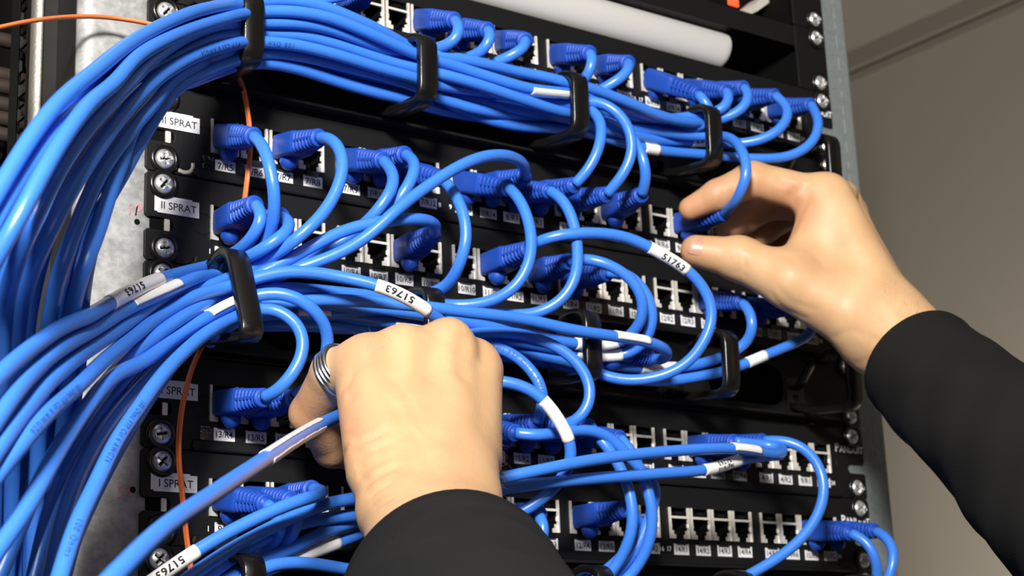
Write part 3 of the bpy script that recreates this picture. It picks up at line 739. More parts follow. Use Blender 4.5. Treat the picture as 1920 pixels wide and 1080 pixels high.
cab('blue patch cable with a white 51763 wrap going down behind the left knuckles', [(905, 720, 30), (888, 672, 44), (862, 634, 58), (835, 610, 66), (801, 582, 72), (760, 556, 72), (712, 536, 68), (679, 528, 64), (626, 517, 58), (548, 509, 52), (485, 522, 46)] + F4, None, wraps=[((801, 582), (708, 534), '51763', 1)], prints=[('100 Ohms FTP Cat 6 AWG26', 100, 764, -1, 3.3)])
cab('blue patch cable from the plug above 13/R5 over the ring finger to the ring', [(552, 746, 42), (576, 730, 46), (601, 695, 48), (615, 657, 50), (616, 624, 54), (595, 587, 58), (561, 559, 58), (522, 547, 54), (478, 551, 47)] + F5, ('E', 1), wraps=[((440, 563), (385, 586), 'UP', 0)])
cab('blue patch cable curling from the first plug above 13/R4', [(496, 745, 42), (516, 738, 50), (546, 705, 56), (567, 668, 58), (571, 636, 58), (556, 606, 54), (522, 580, 49), (486, 577, 45)] + F7, ('E', 0), prints=[('100 Ohms FTP Cat 6 AWG26', 225, 815, -1, 3.3), ('100 Ohms', 130, 1022, -1, 3.3)])
cab('blue patch cable running through the fourth ring below the 12/R4 label', [(1392, 568, 42), (1408, 586, 50), (1412, 614, 52), (1402, 642, 44), (1368, 664, 36), (1296, 686, 32), (1265, 689, 30), (1200, 690, 28), (1132, 682, 24), (1085, 676, 22), (1000, 662, 20), (900, 652, 18), (800, 636, 16)], ('C', 18), wraps=[((1266, 689), (1203, 690), '', 0)])
cab('blue patch cable coming out below the right hand into the fourth ring', [(1485, 580, 40), (1516, 590, 50), (1530, 615, 50), (1500, 638, 48), (1430, 668, 44), (1385, 687, 40), (1355, 697, 36), (1300, 708, 32), (1240, 715, 27), (1180, 710, 22), (1130, 702, 20), (1085, 692, 18), (1000, 674, 16), (900, 662, 14)], ('C', 20), wraps=[((1436, 666), (1400, 680), '', 0), ((1375, 690), (1358, 696), '', 0)])
# beside and below the left hand
cab('blue patch cable without any wrap in the tall loop right of the left hand', [(1050, 798, 42), (1073, 796, 50), (1096, 776, 54), (1109, 745, 56), (1104, 712, 56), (1085, 682, 54), (1052, 654, 50), (1000, 632, 44), (934, 621, 40), (866, 628, 34), (800, 642, 26), (720, 655, 20)], ('E', 10))
cab('blue printed patch cable emerging beside the left hand index knuckle', [(1006, 791, 42), (1019, 765, 48), (1021, 740, 50), (1011, 715, 48), (985, 680, 44), (955, 658, 40), (921, 645, 36), (870, 640, 28), (800, 648, 22)], ('E', 9), prints=[('Ohms FTP Cat 6 AWG26', 985, 681, 1, 3.2)])
cab('blue patch cable running right from the plug beside the left wrist', [(968, 812, 44), (1000, 817, 50), (1045, 811, 50), (1090, 807, 48), (1135, 823, 50), (1175, 857, 52), (1208, 890, 54), (1229, 912, 52), (1224, 935, 46), (1208, 985, 44), (1190, 1035, 42), (1160, 1075, 36), (1120, 1110, 26)], ('E', 8))
cab('blue patch cable hanging left of the twin strands above 12/R5', [(1108, 802, 42), (1120, 816, 48), (1142, 842, 50), (1170, 890, 52), (1185, 940, 54), (1187, 990, 52), (1172, 1035, 44), (1145, 1075, 34), (1110, 1110, 26)], ('E', 11))
cab('blue patch cable hanging right of the twin strands above 13/R2', [(1164, 823, 42), (1180, 840, 50), (1200, 880, 54), (1218, 930, 56), (1222, 975, 54), (1210, 1025, 48), (1180, 1072, 38), (1130, 1110, 28)], ('E', 12))
cab('blue patch cable with a creased white wrap looping right of the left hand', [(860, 720, 40), (900, 713, 48), (940, 715, 56), (980, 723, 60), (1017, 746, 64), (1046, 785, 66), (1068, 822, 68), (1077, 852, 68), (1066, 884, 62), (1035, 925, 54), (990, 955, 48), (950, 975, 40), (890, 990, 28)], None, wraps=[((1017, 746), (1072, 822), '', 0)])
cab('blue patch cable with a plain white wrap, upper of the two long low strands', [(1378, 829, 42), (1412, 832, 46), (1450, 839, 50), (1466, 851, 58), (1450, 857, 66), (1420, 848, 70), (1370, 841, 73), (1300, 843, 74), (1200, 851, 74), (1100, 864, 73), (1000, 884, 70), (935, 897, 64), (850, 915, 54), (760, 922, 47), (690, 931, 46), (600, 948, 46), (500, 993, 46), (420, 1037, 44), (350, 1085, 42), (320, 1110, 42)], ('E', 17), wraps=[((1422, 848), (1370, 841), 'UP', 0)])
cab('blue patch cable in the big round loop at the lower right', [(1433, 827, 42), (1470, 826, 52), (1510, 841, 60), (1538, 878, 64), (1546, 922, 66), (1526, 980, 64), (1481, 1030, 58), (1390, 1086, 46), (1330, 1115, 38)], ('E', 18))
cab('blue patch cable with a printed white wrap, lower of the two long low strands', [(1438, 846, 42), (1462, 848, 48), (1470, 852, 52), (1450, 853, 58), (1392, 861, 64), (1330, 880, 66), (1250, 887, 66), (1150, 893, 64), (1050, 900, 61), (940, 916, 54), (850, 935, 46), (760, 952, 42), (690, 966, 40), (601, 980, 38), (508, 1014, 37), (440, 1048, 36), (380, 1090, 36)], ('E', 19), wraps=[((1386, 862), (1318, 883), 'legrand\n51763', 1)])
cab('blue patch cable diving between the first strands above the 9/R1 label', [(500, 946, 42), (521, 956, 48), (529, 982, 46), (518, 1008, 36), (500, 1034, 28), (470, 1062, 24), (435, 1095, 22)], ('F', 0))
cab('blue patch cable from the second lower-left plug, mostly under other strands', [(546, 940, 42), (562, 952, 48), (557, 986, 44), (537, 1022, 34), (500, 1058, 26), (455, 1095, 22)], ('F', 1))
cab('blue patch cable with a white wrap crossing the bottom left screws', [(586, 918, 42), (603, 917, 50), (607, 926, 56), (580, 933, 62), (540, 946, 64), (480, 972, 62), (410, 1008, 60), (350, 1045, 58), (285, 1090, 56), (250, 1115, 56)], ('F', 2), wraps=[((369, 1033), (280, 1094), '51763', 1)])
cab('blue patch cable coming from under the left cuff into the bottom ring', [(770, 950, 32), (688, 969, 36), (601, 994, 36), (531, 1026, 35), (475, 1053, 35), (430, 1080, 36), (390, 1110, 36)], None)
cab('blue patch cable with a long grey-white wrap under the left cuff', [(770, 968, 24), (700, 990, 28), (640, 1014, 29), (540, 1050, 29), (480, 1079, 28), (430, 1110, 26)], None, wraps=[((637, 1015), (545, 1048), '', 0)])
cab('blue patch cable along the bottom edge between the bottom ring and the left cuff', [(760, 1100, 28), (700, 1078, 32), (634, 1065, 36), (555, 1055, 40), (500, 1062, 42), (460, 1085, 42), (420, 1115, 42)], None)
cab('blue patch cable curling from the plug beside the 12/R3 port', [(1010, 966, 42), (1023, 976, 48), (1020, 1000, 48), (1012, 1028, 42), (1002, 1065, 34), (995, 1110, 28)], ('F', 10))
cab('blue patch cable plugged in above 12/R4 behind the twin strands', [(1174, 955, 42), (1194, 962, 44), (1199, 985, 38), (1190, 1015, 30), (1160, 1052, 24), (1110, 1095, 20)], ('F', 12))
cab('blue patch cable from the plug above 15/R1 hanging over the lower right corner', [(1596, 1000, 42), (1623, 1012, 50), (1641, 1042, 54), (1645, 1080, 50), (1640, 1120, 44)], ('F', 22))
cab('blue patch cable at the far lower right, outermost of the pair above 15/R2', [(1642, 996, 42), (1664, 1008, 52), (1678, 1036, 57), (1672, 1066, 57), (1655, 1110, 50)], ('F', 23))
cab('blue patch cable held in the left hand, its white wrap slit lengthwise', [(760, 735, 50), (690, 757, 58), (640, 778, 68), (596, 799, 98), (550, 826, 138), (497, 861, 182), (400, 926, 236), (300, 997, 280), (215, 1081, 308), (150, 1150, 320)], None, wraps=[((600, 797), (500, 859), 'SLIT', 0)])


# ---- let the strands lie beside and over one another instead of through each other
def settle(cables, d0=6.3, it=80):
    A = [resample(spline(c['pts'], 2.5), 5.0) for c in cables]
    n = [len(a) for a in A]; off = np.r_[0, np.cumsum(n)]
    X = np.concatenate(A); own = np.repeat(np.arange(len(A)), n); pos = np.concatenate([np.arange(k) for k in n])
    ray = X - CAM; ray /= np.linalg.norm(ray, axis=1)[:, None]
    base = X.copy(); s = np.zeros(len(X)); org = X.copy()
    wgt = np.ones(len(X))
    for i, c in enumerate(cables):
        if c['port']:
            wgt[off[i]:off[i] + 6] = np.linspace(0, 1, 6)
    for q in range(it):
        X = base + ray * s[:, None]
        kd = KDTree(len(X))
        for i, p in enumerate(X): kd.insert(p, i)
        kd.balance(); ds = np.zeros(len(X)); cnt = np.zeros(len(X)); lat = np.zeros((len(X), 3))
        for i in range(len(X)):
            for co, j, dist in kd.find_range(X[i], d0):
                if j <= i: continue
                if own[i] == own[j] and abs(pos[i] - pos[j]) < 6: continue
                dv = X[j] - X[i]; al = dv @ ray[i]; pe = math.sqrt(max(0, dv @ dv - al * al))
                need = math.sqrt(max(0, d0 * d0 - pe * pe)) - abs(al)
                if need <= 0: continue
                pv = dv - ray[i] * al
                if pe > 1.5: lat[i] -= pv / pe * min(1.0, d0 - dist) * 0.12 * wgt[i]; lat[j] += pv / pe * min(1.0, d0 - dist) * 0.12 * wgt[j]
                sg = 1 if (base[j] - base[i]) @ ray[i] >= 0 else -1
                wi, wj = wgt[i], wgt[j]; tt = wi + wj + 1e-6
                ds[i] -= sg * need * wi / tt; ds[j] += sg * need * wj / tt; cnt[i] += 1; cnt[j] += 1
        s += 0.8 * ds / np.maximum(1, cnt * 0.6)
        base = base + lat; dl = base - org; ln = np.linalg.norm(dl, axis=1); k = ln > 2.6
        base[k] = org[k] + dl[k] * (2.6 / ln[k])[:, None]
        for i in range(len(A)):
            e = base[off[i]:off[i + 1]] - org[off[i]:off[i + 1]]; e2 = np.pad(e, ((1, 1), (0, 0)), 'edge'); base[off[i]:off[i + 1]] = org[off[i]:off[i + 1]] + (0.25 * e2[:-2] + 0.5 * e2[1:-1] + 0.25 * e2[2:]) * np.minimum(1, wgt[off[i]:off[i + 1]])[:, None]
        for i in range(len(A)):                      # spread each push along the strand
            a, b_ = off[i], off[i + 1]; t = s[a:b_].copy()
            for _ in range(2):
                e = np.pad(t, 1, 'edge'); t = 0.25 * e[:-2] + 0.5 * e[1:-1] + 0.25 * e[2:]
            s[a:b_] = t * wgt[a:b_] + s[a:b_] * (1 - wgt[a:b_])
        # stay in front of the panels and inside the rings
        h = -(base[:, 1] + ray[:, 1] * s); low = np.where(h < 5.5)[0]
        s[low] -= (5.5 - h[low]) / np.maximum(0.3, ray[low, 1])
        X = base + ray * s[:, None]; h = -X[:, 1]
        for n_ in (5, 2, -1):
            for x in RING_X:
                if n_ == 2 and x < -200: continue
                k = np.where((abs(X[:, 0] - x) < 9) & (X[:, 2] > n_ * UU - 2) & (X[:, 2] < n_ * UU + 34) & (h > 46.5) & (-base[:, 1] < 51))[0]
                s[k] += (h[k] - 46.5) / np.maximum(0.3, ray[k, 1])
        lim = 59 - (X[:, 2] - 2 * UU + 4) * 0.39                    # the bent ring at the left end
        k = np.where((abs(X[:, 0] + 218) < 11) & (X[:, 2] > 2 * UU - 4) & (X[:, 2] < 2 * UU + 48) & (h > lim) & (-org[:, 1] < 56))[0]
        s[k] += (h[k] - lim[k]) / np.maximum(0.3, ray[k, 1])
    X = base + ray * s[:, None]
    if DEBUG:
        kd = KDTree(len(X))
        for i, p in enumerate(X): kd.insert(p, i)
        kd.balance(); bad = [0, 0, 0]
        for i in range(len(X)):
            for co, j, dist in kd.find_range(X[i], 5.7):
                if j > i and own[i] != own[j]: bad[0] += 1; bad[1] += dist < 5; bad[2] += dist < 4
        print('CLOSE', bad, len(X))
    return [smooth(X[off[i]:off[i + 1]], 2, 1) for i in range(len(A))]


PATHS = settle(CABLES)


def plug_parts(p0, p1, root):
    """moulded plug from the jack mouth p0 to the boot's end p1"""
    ax = p1 - p0; L = np.linalg.norm(ax); ax = ax / L
    side = np.cross([0, 0, 1.0], ax); side /= np.linalg.norm(side); up_ = np.cross(ax, side)

    def loft(mb, secs, mt, nexp=4.0, k=24, cap=True):
        V = []
        for s, a, b_, e in secs:
            for i in range(k):
                t = 2 * math.pi * (i + 0.5) / k; c, q = math.cos(t), math.sin(t)
                x = a * math.copysign(abs(c) ** (2 / e), c); z = b_ * math.copysign(abs(q) ** (2 / e), q)
                V.append(p0 + ax * s + side * x + up_ * z)
        n = len(secs)
        F = [(i * k + j, i * k + (j + 1) % k, (i + 1) * k + (j + 1) % k, (i + 1) * k + j) for i in range(n - 1) for j in range(k)]
        if cap: F += [tuple(range(k))[::-1], tuple((n - 1) * k + j for j in range(k))]
        mb.add(V, F, mt, True)
    B = L * 0.54
    mb = MB()
    loft(mb, [(-7, 5.6, 4.2, 8), (-0.2, 5.6, 4.2, 8), (0, 6.4, 5.6, 6), (0.8, 6.9, 6.1, 7), (1.2, 6.95, 6.2, 7), (B - 2, 6.8, 5.9, 6), (B, 6.5, 5.6, 5), (B + 1, 5.4, 4.7, 3.5)], 'plug')
    # latch cover: the round bump under the nose
    V = []; F = []; k = 16; n = 9; c0 = p0 + ax * 6.6 - up_ * 7.2
    for i in range(n + 1):
        a = math.pi * i / n
        for j in range(k):
            t = 2 * math.pi * j / k
            V.append(c0 + ax * 5.0 * math.sin(a) * math.cos(t) + side * 4.7 * math.sin(a) * math.sin(t) + up_ * 4.9 * math.cos(a))
    F = [(i * k + j, i * k + (j + 1) % k, (i + 1) * k + (j + 1) % k, (i + 1) * k + j) for i in range(n) for j in range(k)]
    mb.add(V, F, 'plug', True)
    pl = mb.build('plug', root)
    mb = MB()
    loft(mb, [(B - 1, 4.2, 3.8, 3), (B + 4, 3.6, 3.4, 2.5), (L - 2, 3.3, 3.3, 2.2), (L, 3.3, 3.3, 2)], 'plug')
    nr = 6; a0 = B + 0.6; a1 = L - 3.2
    for q in range(nr):
        f = q / (nr - 1); s = a0 + (a1 - a0) * f; a = 6.3 - 1.5 * f; b_ = 5.5 - 0.9 * f; e = 4.5 - 2 * f; wd = (a1 - a0) / nr * 0.30
        loft(mb, [(s - wd, a * .7, b_ * .7, e), (s - wd, a - .3, b_ - .3, e), (s - wd + .3, a, b_, e), (s + wd - .3, a, b_, e), (s + wd, a - .3, b_ - .3, e), (s + wd, a * .7, b_ * .7, e)], 'plug', cap=False)
    loft(mb, [(L - 2.6, 3.6, 3.6, 2), (L - 2.4, 4.5, 4.4, 2.1), (L - 1.8, 4.8, 4.6, 2), (L - .6, 4.75, 4.6, 2), (L, 4.3, 4.2, 2), (L + .1, 3.2, 3.2, 2)], 'plug', cap=False)
    for sgn in (-1, 1):
        V = []
        for s, a in ((B - .5, 6.2), (L - 2.5, 4.5)):
            for da in (-2.0, 0.1):
                for z in (-0.6, 0.6): V.append(p0 + ax * s + side * sgn * (a + da) + up_ * z)
        mb.add(V, [(0, 1, 3, 2), (4, 6, 7, 5), (0, 4, 5, 1), (2, 3, 7, 6), (0, 2, 6, 4), (1, 5, 7, 3)], 'plug')
    for sgn in (1, -1):
        V = []
        for s, a in ((B - .5, 5.35), (L - 2.5, 4.4)):
            for da in (-2.0, 0.1):
                for x in (-0.6, 0.6): V.append(p0 + ax * s + up_ * sgn * (a + da) + side * x)
        mb.add(V, [(0, 1, 3, 2), (4, 6, 7, 5), (0, 4, 5, 1), (2, 3, 7, 6), (0, 2, 6, 4), (1, 5, 7, 3)], 'plug')
    mb.build('strain_relief', pl)


def frames(A):
    T = np.gradient(A, axis=0); T /= np.linalg.norm(T, axis=1)[:, None]
    N = CAM - A; N -= T * (N * T).sum(1)[:, None]; N /= np.linalg.norm(N, axis=1)[:, None]
    return T, N, np.cross(N, T)          # along, towards the viewer's side, across


def wrap_text(mb, A, s0, text, size, direc, mt, lift, ang0=0.0, bold=0.0, gap=1.0, sx=1.0):
    """lettering bent round a strand, starting or centred at arc position s0"""
    d = np.r_[0, np.cumsum(np.linalg.norm(np.diff(A, axis=0), axis=1))]
    T, N, Upv = frames(A)
    v, f = sliced_text(text, size, bold, 0.45, gap)
    if not len(v): return
    ip = lambda q, Y: np.stack([np.interp(q, d, Y[:, k]) for k in range(3)], 1)
    q = s0 + direc * v[:, 0] * sx
    ok = (q.min() > 0) and (q.max() < d[-1])
    if not ok: return
    P = ip(q, A); n_ = ip(q, N); u_ = ip(q, Upv)
    n_ /= np.linalg.norm(n_, axis=1)[:, None]; u_ /= np.linalg.norm(u_, axis=1)[:, None]
    rr = R + lift; th = direc * v[:, 1] / rr + ang0
    W = P + rr * (np.cos(th)[:, None] * n_ + np.sin(th)[:, None] * u_)
    mb.add(W, f, mt)


def arc_of(A, u, v):
    d = np.r_[0, np.cumsum(np.linalg.norm(np.diff(A, axis=0), axis=1))]
    q = proj(A); return d[np.argmin((q[:, 0] - u) ** 2 + (q[:, 1] - v) ** 2)]


random.seed(3)
for c, A in zip(CABLES, PATHS):
    port = c['port']
    A = resample(spline(np.concatenate([A[:-1:2], A[-1:]]) if len(A) > 12 else A, 2.0), 2.2)
    A = smooth(A, 3)
    mb = MB()
    wob = np.array([random.uniform(-.1, .1) for _ in range(len(A))])
    sweep(mb, A, circle(R, 16), 'cable')
    o = mb.build('patch_cable'); tag(o, c['label'], 'cable')
    if port == 'loose':
        plug_parts(A[0] - 30 * np.array([0.80, -.2, -.15]) / .84, A[0], o)
    elif port:
        n_ = ZP[port[0]]; p0 = np.array([port_x(port[1]), -3.6, n_ * UU + 22.8]); plug_parts(p0, A[0] + (A[0] - A[1]) * .2, o)
    d = np.r_[0, np.cumsum(np.linalg.norm(np.diff(A, axis=0), axis=1))]
    for (a, b_, s, flip) in c['wraps']:
        s0, s1 = sorted((arc_of(A, *a), arc_of(A, *b_)))
        if s1 - s0 < 3: s1 = s0 + 4
        q = np.linspace(s0, s1, max(4, int((s1 - s0) / 1.5)))
        P = np.stack([np.interp(q, d, A[:, k]) for k in range(3)], 1)
        m2 = MB(); rw = R + 0.3
        arcs = {'UP': [(-0.25, 2.6)], 'LOW': [(-2.6, 0.35)], 'SLIT': [(0.45, 2.4), (-2.4, -0.55)]}.get(s)
        if arcs:                                     # printed strip under clear film: only part of the way round
            T_, N_, U_ = frames(P)
            if T_[len(P) // 2] @ CR < 0: U_ = -U_
            for a0, a1 in arcs:
                Vq = []; kk = 14
                for i_ in range(len(P)):
                    j0, j1 = (random.uniform(-.06, .06) if s == 'SLIT' else 0), (random.uniform(-.06, .06) if s == 'SLIT' else 0)
                    for r_ in (rw, R + 0.02):
                        for q_ in range(kk):
                            t_ = (a0 + j0) + (a1 + j1 - a0 - j0) * q_ / (kk - 1)
                            if r_ != rw: t_ = (a1 + j1) - (a1 + j1 - a0 - j0) * q_ / (kk - 1)
                            Vq.append(P[i_] + r_ * (math.cos(t_) * N_[i_] + math.sin(t_) * U_[i_]))
                kk *= 2
                Fq_ = [(i_ * kk + q_, i_ * kk + (q_ + 1) % kk, (i_ + 1) * kk + (q_ + 1) % kk, (i_ + 1) * kk + q_) for i_ in range(len(P) - 1) for q_ in range(kk)]
                Fq_ += [tuple(range(kk))[::-1], tuple((len(P) - 1) * kk + q_ for q_ in range(kk))]
                m4 = MB(); m4.add(Vq, Fq_, 'sleeve', True); m4.build('identification_wrap', o)
            continue
        sweep(m2, P, circle(rw, 20), 'sleeve')
        sl = m2.build('identification_wrap', o)
        if s:
            m3 = MB(); direc = 1 if proj(A[-1:])[0, 0] > proj(A[:1])[0, 0] else -1
            k0 = int(len(A) * ((s0 + s1) / 2 / d[-1])); direc = 1 if proj(A[min(k0 + 2, len(A) - 1)][None])[0, 0] > proj(A[k0 - 2][None])[0, 0] else -1
            if flip: direc = -direc
            lines = s.split('\n')
            for li, tx in enumerate(lines):
                wrap_text(m3, A, (s0 + s1) / 2 + (s1 - s0) * 0.1 * (1 if len(lines) == 1 else 0), tx, 4.6 if len(lines) == 1 else 3.3, direc, 'ink', 0.42, (-0.12 if len(lines) == 1 else (0.45 - 0.9 * li) * direc), 0.03, 1.1, 1.9 if (c['port'] == ('C', 0)) else 1.15)
            m3.build('lettering', sl)
    for (tx, u, v, direc, sz, *wide) in c['prints']:
        m3 = MB(); k0 = np.argmin(((proj(A) - [u, v]) ** 2).sum(1))
        rt = 1 if proj(A[min(k0 + 2, len(A) - 1)][None])[0, 0] > proj(A[max(0, k0 - 2)][None])[0, 0] else -1
        wrap_text(m3, A, arc_of(A, u, v), tx, sz, rt * direc, 'print_', 0.07, -0.15 * direc, -0.004, 1.35, wide[0] if wide else 1.0)
        if m3.v: m3.build('printed_text', o)

# ------------------------------------------------------------------ orange fibre cord
op = [(-420, 200, 60), (-200, 110, 42), (-60, 66, 30), (0, 51, 28), (60, 39, 24), (150, 31, 14), (215, 34, 12), (300, 50, 22), (370, 80, 30), (425, 118, 20), (452, 155, 12), (465, 215, 12), (469, 280, 14), (463, 340, 14), (456, 395, 10), (448, 450, 9), (430, 530, 9), (408, 595, 10), (383, 640, 14), (357, 700, 18), (340, 775, 22), (335, 850, 22), (341, 920, 20), (349, 1000, 18), (357, 1060, 18), (362, 1110, 18)]
A = spline([at(*p) for p in op], 3.0)
prof = []
for i in range(20):
    t = 2 * math.pi * i / 20; c, s = math.cos(t), math.sin(t)
    prof.append((c * 1.42 , s * (1.0 if abs(c) > .3 else 0.55)))
mb = MB(); sweep(mb, A, prof, 'orange'); tag(mb.build('fibre_cord'), 'thin orange twin fibre cord winding down behind the blue cables', 'cable')
# ------------------------------------------------------------------ the person's hands and sleeves
def smin(a, b_, k):
    h = np.clip(0.5 + 0.5 * (b_ - a) / k, 0, 1)
    return b_ * (1 - h) + a * h - k * h * (1 - h)


class Field:
    def __init__(s, lo, hi, res):
        s.lo = np.array(lo, float); s.res = res
        n = np.ceil((np.array(hi) - s.lo) / res).astype(int) + 1
        s.n = n
        g = np.meshgrid(*[s.lo[i] + res * np.arange(n[i]) for i in range(3)], indexing='ij')
        s.X, s.Y, s.Z = [q.astype(np.float32) for q in g]

    def cone(s, a, b_, ra, rb):
        a = np.asarray(a, float); d = np.asarray(b_, float) - a; L2 = d @ d
        px, py, pz = s.X - a[0], s.Y - a[1], s.Z - a[2]
        t = np.clip((px * d[0] + py * d[1] + pz * d[2]) / L2, 0, 1)
        q = np.sqrt((px - t * d[0]) ** 2 + (py - t * d[1]) ** 2 + (pz - t * d[2]) ** 2)
        return q - (ra + (rb - ra) * t)

    def dist(s, a, b_): return s.cone(a, b_, 0, 0)

    def nets(s, D):
        """surface nets: one vertex in each cell the surface crosses"""
        n = s.n; ins = D < 0
        cs = sum(ins[i:n[0] - 1 + i, j:n[1] - 1 + j, k:n[2] - 1 + k].astype(np.int8) for i in (0, 1) for j in (0, 1) for k in (0, 1))
        act = (cs > 0) & (cs < 8); ci = np.argwhere(act)
        idx = -np.ones(act.shape, int); idx[tuple(ci.T)] = np.arange(len(ci))
        acc = np.zeros((len(ci), 3)); cnt = np.zeros(len(ci))
        cor = [(i, j, k) for i in (0, 1) for j in (0, 1) for k in (0, 1)]
        for p in cor:
            for ax in range(3):
                if p[ax]: continue
                q = list(p); q[ax] = 1
                a = D[ci[:, 0] + p[0], ci[:, 1] + p[1], ci[:, 2] + p[2]]; b_ = D[ci[:, 0] + q[0], ci[:, 1] + q[1], ci[:, 2] + q[2]]
                m_ = (a < 0) != (b_ < 0); t = np.where(m_, a / np.where(a == b_, 1, a - b_), 0)
                v = np.array(p, float)[None] + np.zeros((len(ci), 3)); v[:, ax] += t
                acc[m_] += v[m_]; cnt[m_] += 1
        V = s.lo + s.res * (ci + acc / cnt[:, None])
        F = []
        for ax in range(3):
            u_, w_ = [(1, 2), (2, 0), (0, 1)][ax]
            sl = [slice(0, None)] * 3
            A = np.moveaxis(ins, (ax, u_, w_), (0, 1, 2)); I = np.moveaxis(idx, (ax, u_, w_), (0, 1, 2))
            a = A[:-1, 1:-1, 1:-1]; b_ = A[1:, 1:-1, 1:-1]
            c = np.argwhere(a != b_)
            i, j, k = c[:, 0], c[:, 1] + 1, c[:, 2] + 1
            q = np.stack([I[i, j - 1, k - 1], I[i, j, k - 1], I[i, j, k], I[i, j - 1, k]], 1)
            fl = a[c[:, 0], c[:, 1], c[:, 2]]
            q[~fl] = q[~fl][:, ::-1]; F.append(q)
        return V, np.concatenate(F)


def on_surface(V, u, v):
    """the nearest point of a first surface that shows at photo position (u, v)"""
    q = proj(V); z = (V - CAM) @ CF; k = np.where((abs(q[:, 0] - u) < 9) & (abs(q[:, 1] - v) < 9))[0]
    return V[k[np.argmin(z[k])]] if len(k) else at(u, v, 110)


def creases(fd, D, V, lines):
    for pts, dp, wd in lines:
        P = [on_surface(V, *p) for p in pts]; m_ = None
        for i in range(len(P) - 1):
            q = fd.dist(P[i], P[i + 1]); m_ = q if m_ is None else np.minimum(m_, q)
        D = D + dp * np.exp(-(m_ / wd) ** 2)
    return D


def chain(fd, pts, rads, k=3.0):
    D = None
    for i in range(len(pts) - 1):
        q = fd.cone(pts[i], pts[i + 1], rads[i], rads[i + 1]); D = q if D is None else smin(D, q, k)
    return D


def A3(l): return [at(*q) for q in l]


def hand_right():
    fd = Field((55, -300, 20), (345, 2, 250), 1.25)
    W = at(1668, 628, 106)
    idx = A3([(1549, 372, 80), (1411, 337, 58), (1345, 366, 42), (1295, 391, 28)])
    mid = A3([(1576, 386, 58), (1445, 380, 36), (1392, 412, 25), (1362, 432, 18)])
    rng = A3([(1588, 402, 40), (1482, 400, 24), (1436, 430, 18), (1412, 452, 15)])
    pnk = A3([(1596, 424, 25), (1515, 425, 17), (1478, 450, 14), (1458, 470, 13)])
    thm = A3([(1612, 605, 96), (1482, 528, 77), (1386, 485, 55), (1305, 470, 40)])
    F = chain(fd, idx, [11.5, 10.3, 8.8, 6.9])
    for c, r in ((mid, [11.5, 9.8, 8.6, 7]), (rng, [11, 9.3, 8.2, 6.8]), (pnk, [10.5, 8.2, 7.4, 6.2])):
        F = smin(F, chain(fd, c, r), 1.5)
    P = fd.cone(W, idx[0], 21, 15)
    P = smin(P, fd.cone(W, mid[0], 19, 12.5), 9); P = smin(P, fd.cone(W, rng[0], 18, 12), 9); P = smin(P, fd.cone(W, pnk[0], 17, 11), 9)
    P = smin(P, fd.cone(at(1600, 540, 78), at(1560, 460, 60), 17, 13), 8)
    Tm = chain(fd, thm, [18, 15.2, 12.0, 8.9], 4)
    Tm = smin(Tm, fd.cone(at(1400, 490, 57), at(1386, 485, 55), 12.2, 12.2), 3)
    D = smin(P, Tm, 12)
    D = smin(D, fd.cone(at(1495, 500, 76), at(1532, 405, 77), 10, 10), 12)       # web of the thumb
    D = smin(D, fd.cone(at(1570, 545, 88), at(1550, 470, 80), 15, 11), 10)
    D = smin(D, F, 6)
    D = smin(D, fd.cone(at(1585, 362, 78), at(1587, 364, 77), 7, 7), 10)        # knuckle
    arm = fd.cone(W, at(1800, 742, 148), 22.5, 24); arm = smin(arm, fd.cone(at(1672, 618, 108), at(1812, 728, 150), 21, 22), 6)
    D = smin(D, arm, 14)
    D = smin(D, fd.cone(at(1800, 742, 148), at(1890, 825, 190), 23, 23), 8)
    # tendons and creases
    D = D - 0.9 * np.exp(-(fd.dist(at(1660, 575, 122), at(1578, 385, 92)) / 7) ** 2)
    for a, b_, dp, wd in (((1386, 468, 70), (1392, 512, 70), .5, .9), ((1396, 470, 72), (1402, 512, 72), .35, .9), ((1478, 350, 84), (1492, 380, 82), 1.0, 2.2), ((1505, 352, 88), (1478, 405, 84), .7, 2.0),
                          ((1352, 350, 52), (1346, 385, 52), .5, .9), ((1520, 360, 92), (1500, 400, 88), .5, 1.6), ((1560, 600, 110), (1625, 640, 122), .4, 2), ((1650, 640, 128), (1668, 690, 124), .35, 1.6)):
        D = D + dp * np.exp(-(fd.dist(at(*a), at(*b_)) / wd) ** 2)
    V, Fq = fd.nets(D)
    D = creases(fd, D, V, [(((1372, 470), (1378, 495), (1372, 520)), .55, 1.1), (((1382, 470), (1390, 495), (1386, 522)), .45, 1.0), (((1362, 474), (1366, 500)), .35, .9),
        (((1338, 350), (1345, 372), (1342, 392)), .6, 1.1), (((1470, 330), (1483, 352), (1478, 385)), .8, 2.2), (((1500, 345), (1478, 372), (1468, 405)), .9, 2.4), (((1512, 360), (1492, 395), (1480, 425)), .6, 2),
        (((1520, 470), (1490, 480), (1465, 470)), .4, 2), (((1440, 560), (1465, 590), (1500, 605)), .45, 1.8), (((1450, 548), (1480, 575), (1520, 590)), .35, 1.6), (((1560, 640), (1590, 625), (1640, 640)), .4, 2.2), (((1600, 690), (1635, 672), (1660, 640)), .4, 2.0)])
    V, Fq = fd.nets(D)
    fl = np.zeros(len(V))
    for p, r in ((thm[3], 15), (idx[3], 22), (idx[2], 14), (mid[2], 30), (rng[2], 30), (idx[1], 13), (at(1490, 385, 80), 16)):
        fl = np.maximum(fl, np.clip(1.3 - np.linalg.norm(V - p, axis=1) / r, 0, 1) * 0.55)
    return V, Fq, fl, thm


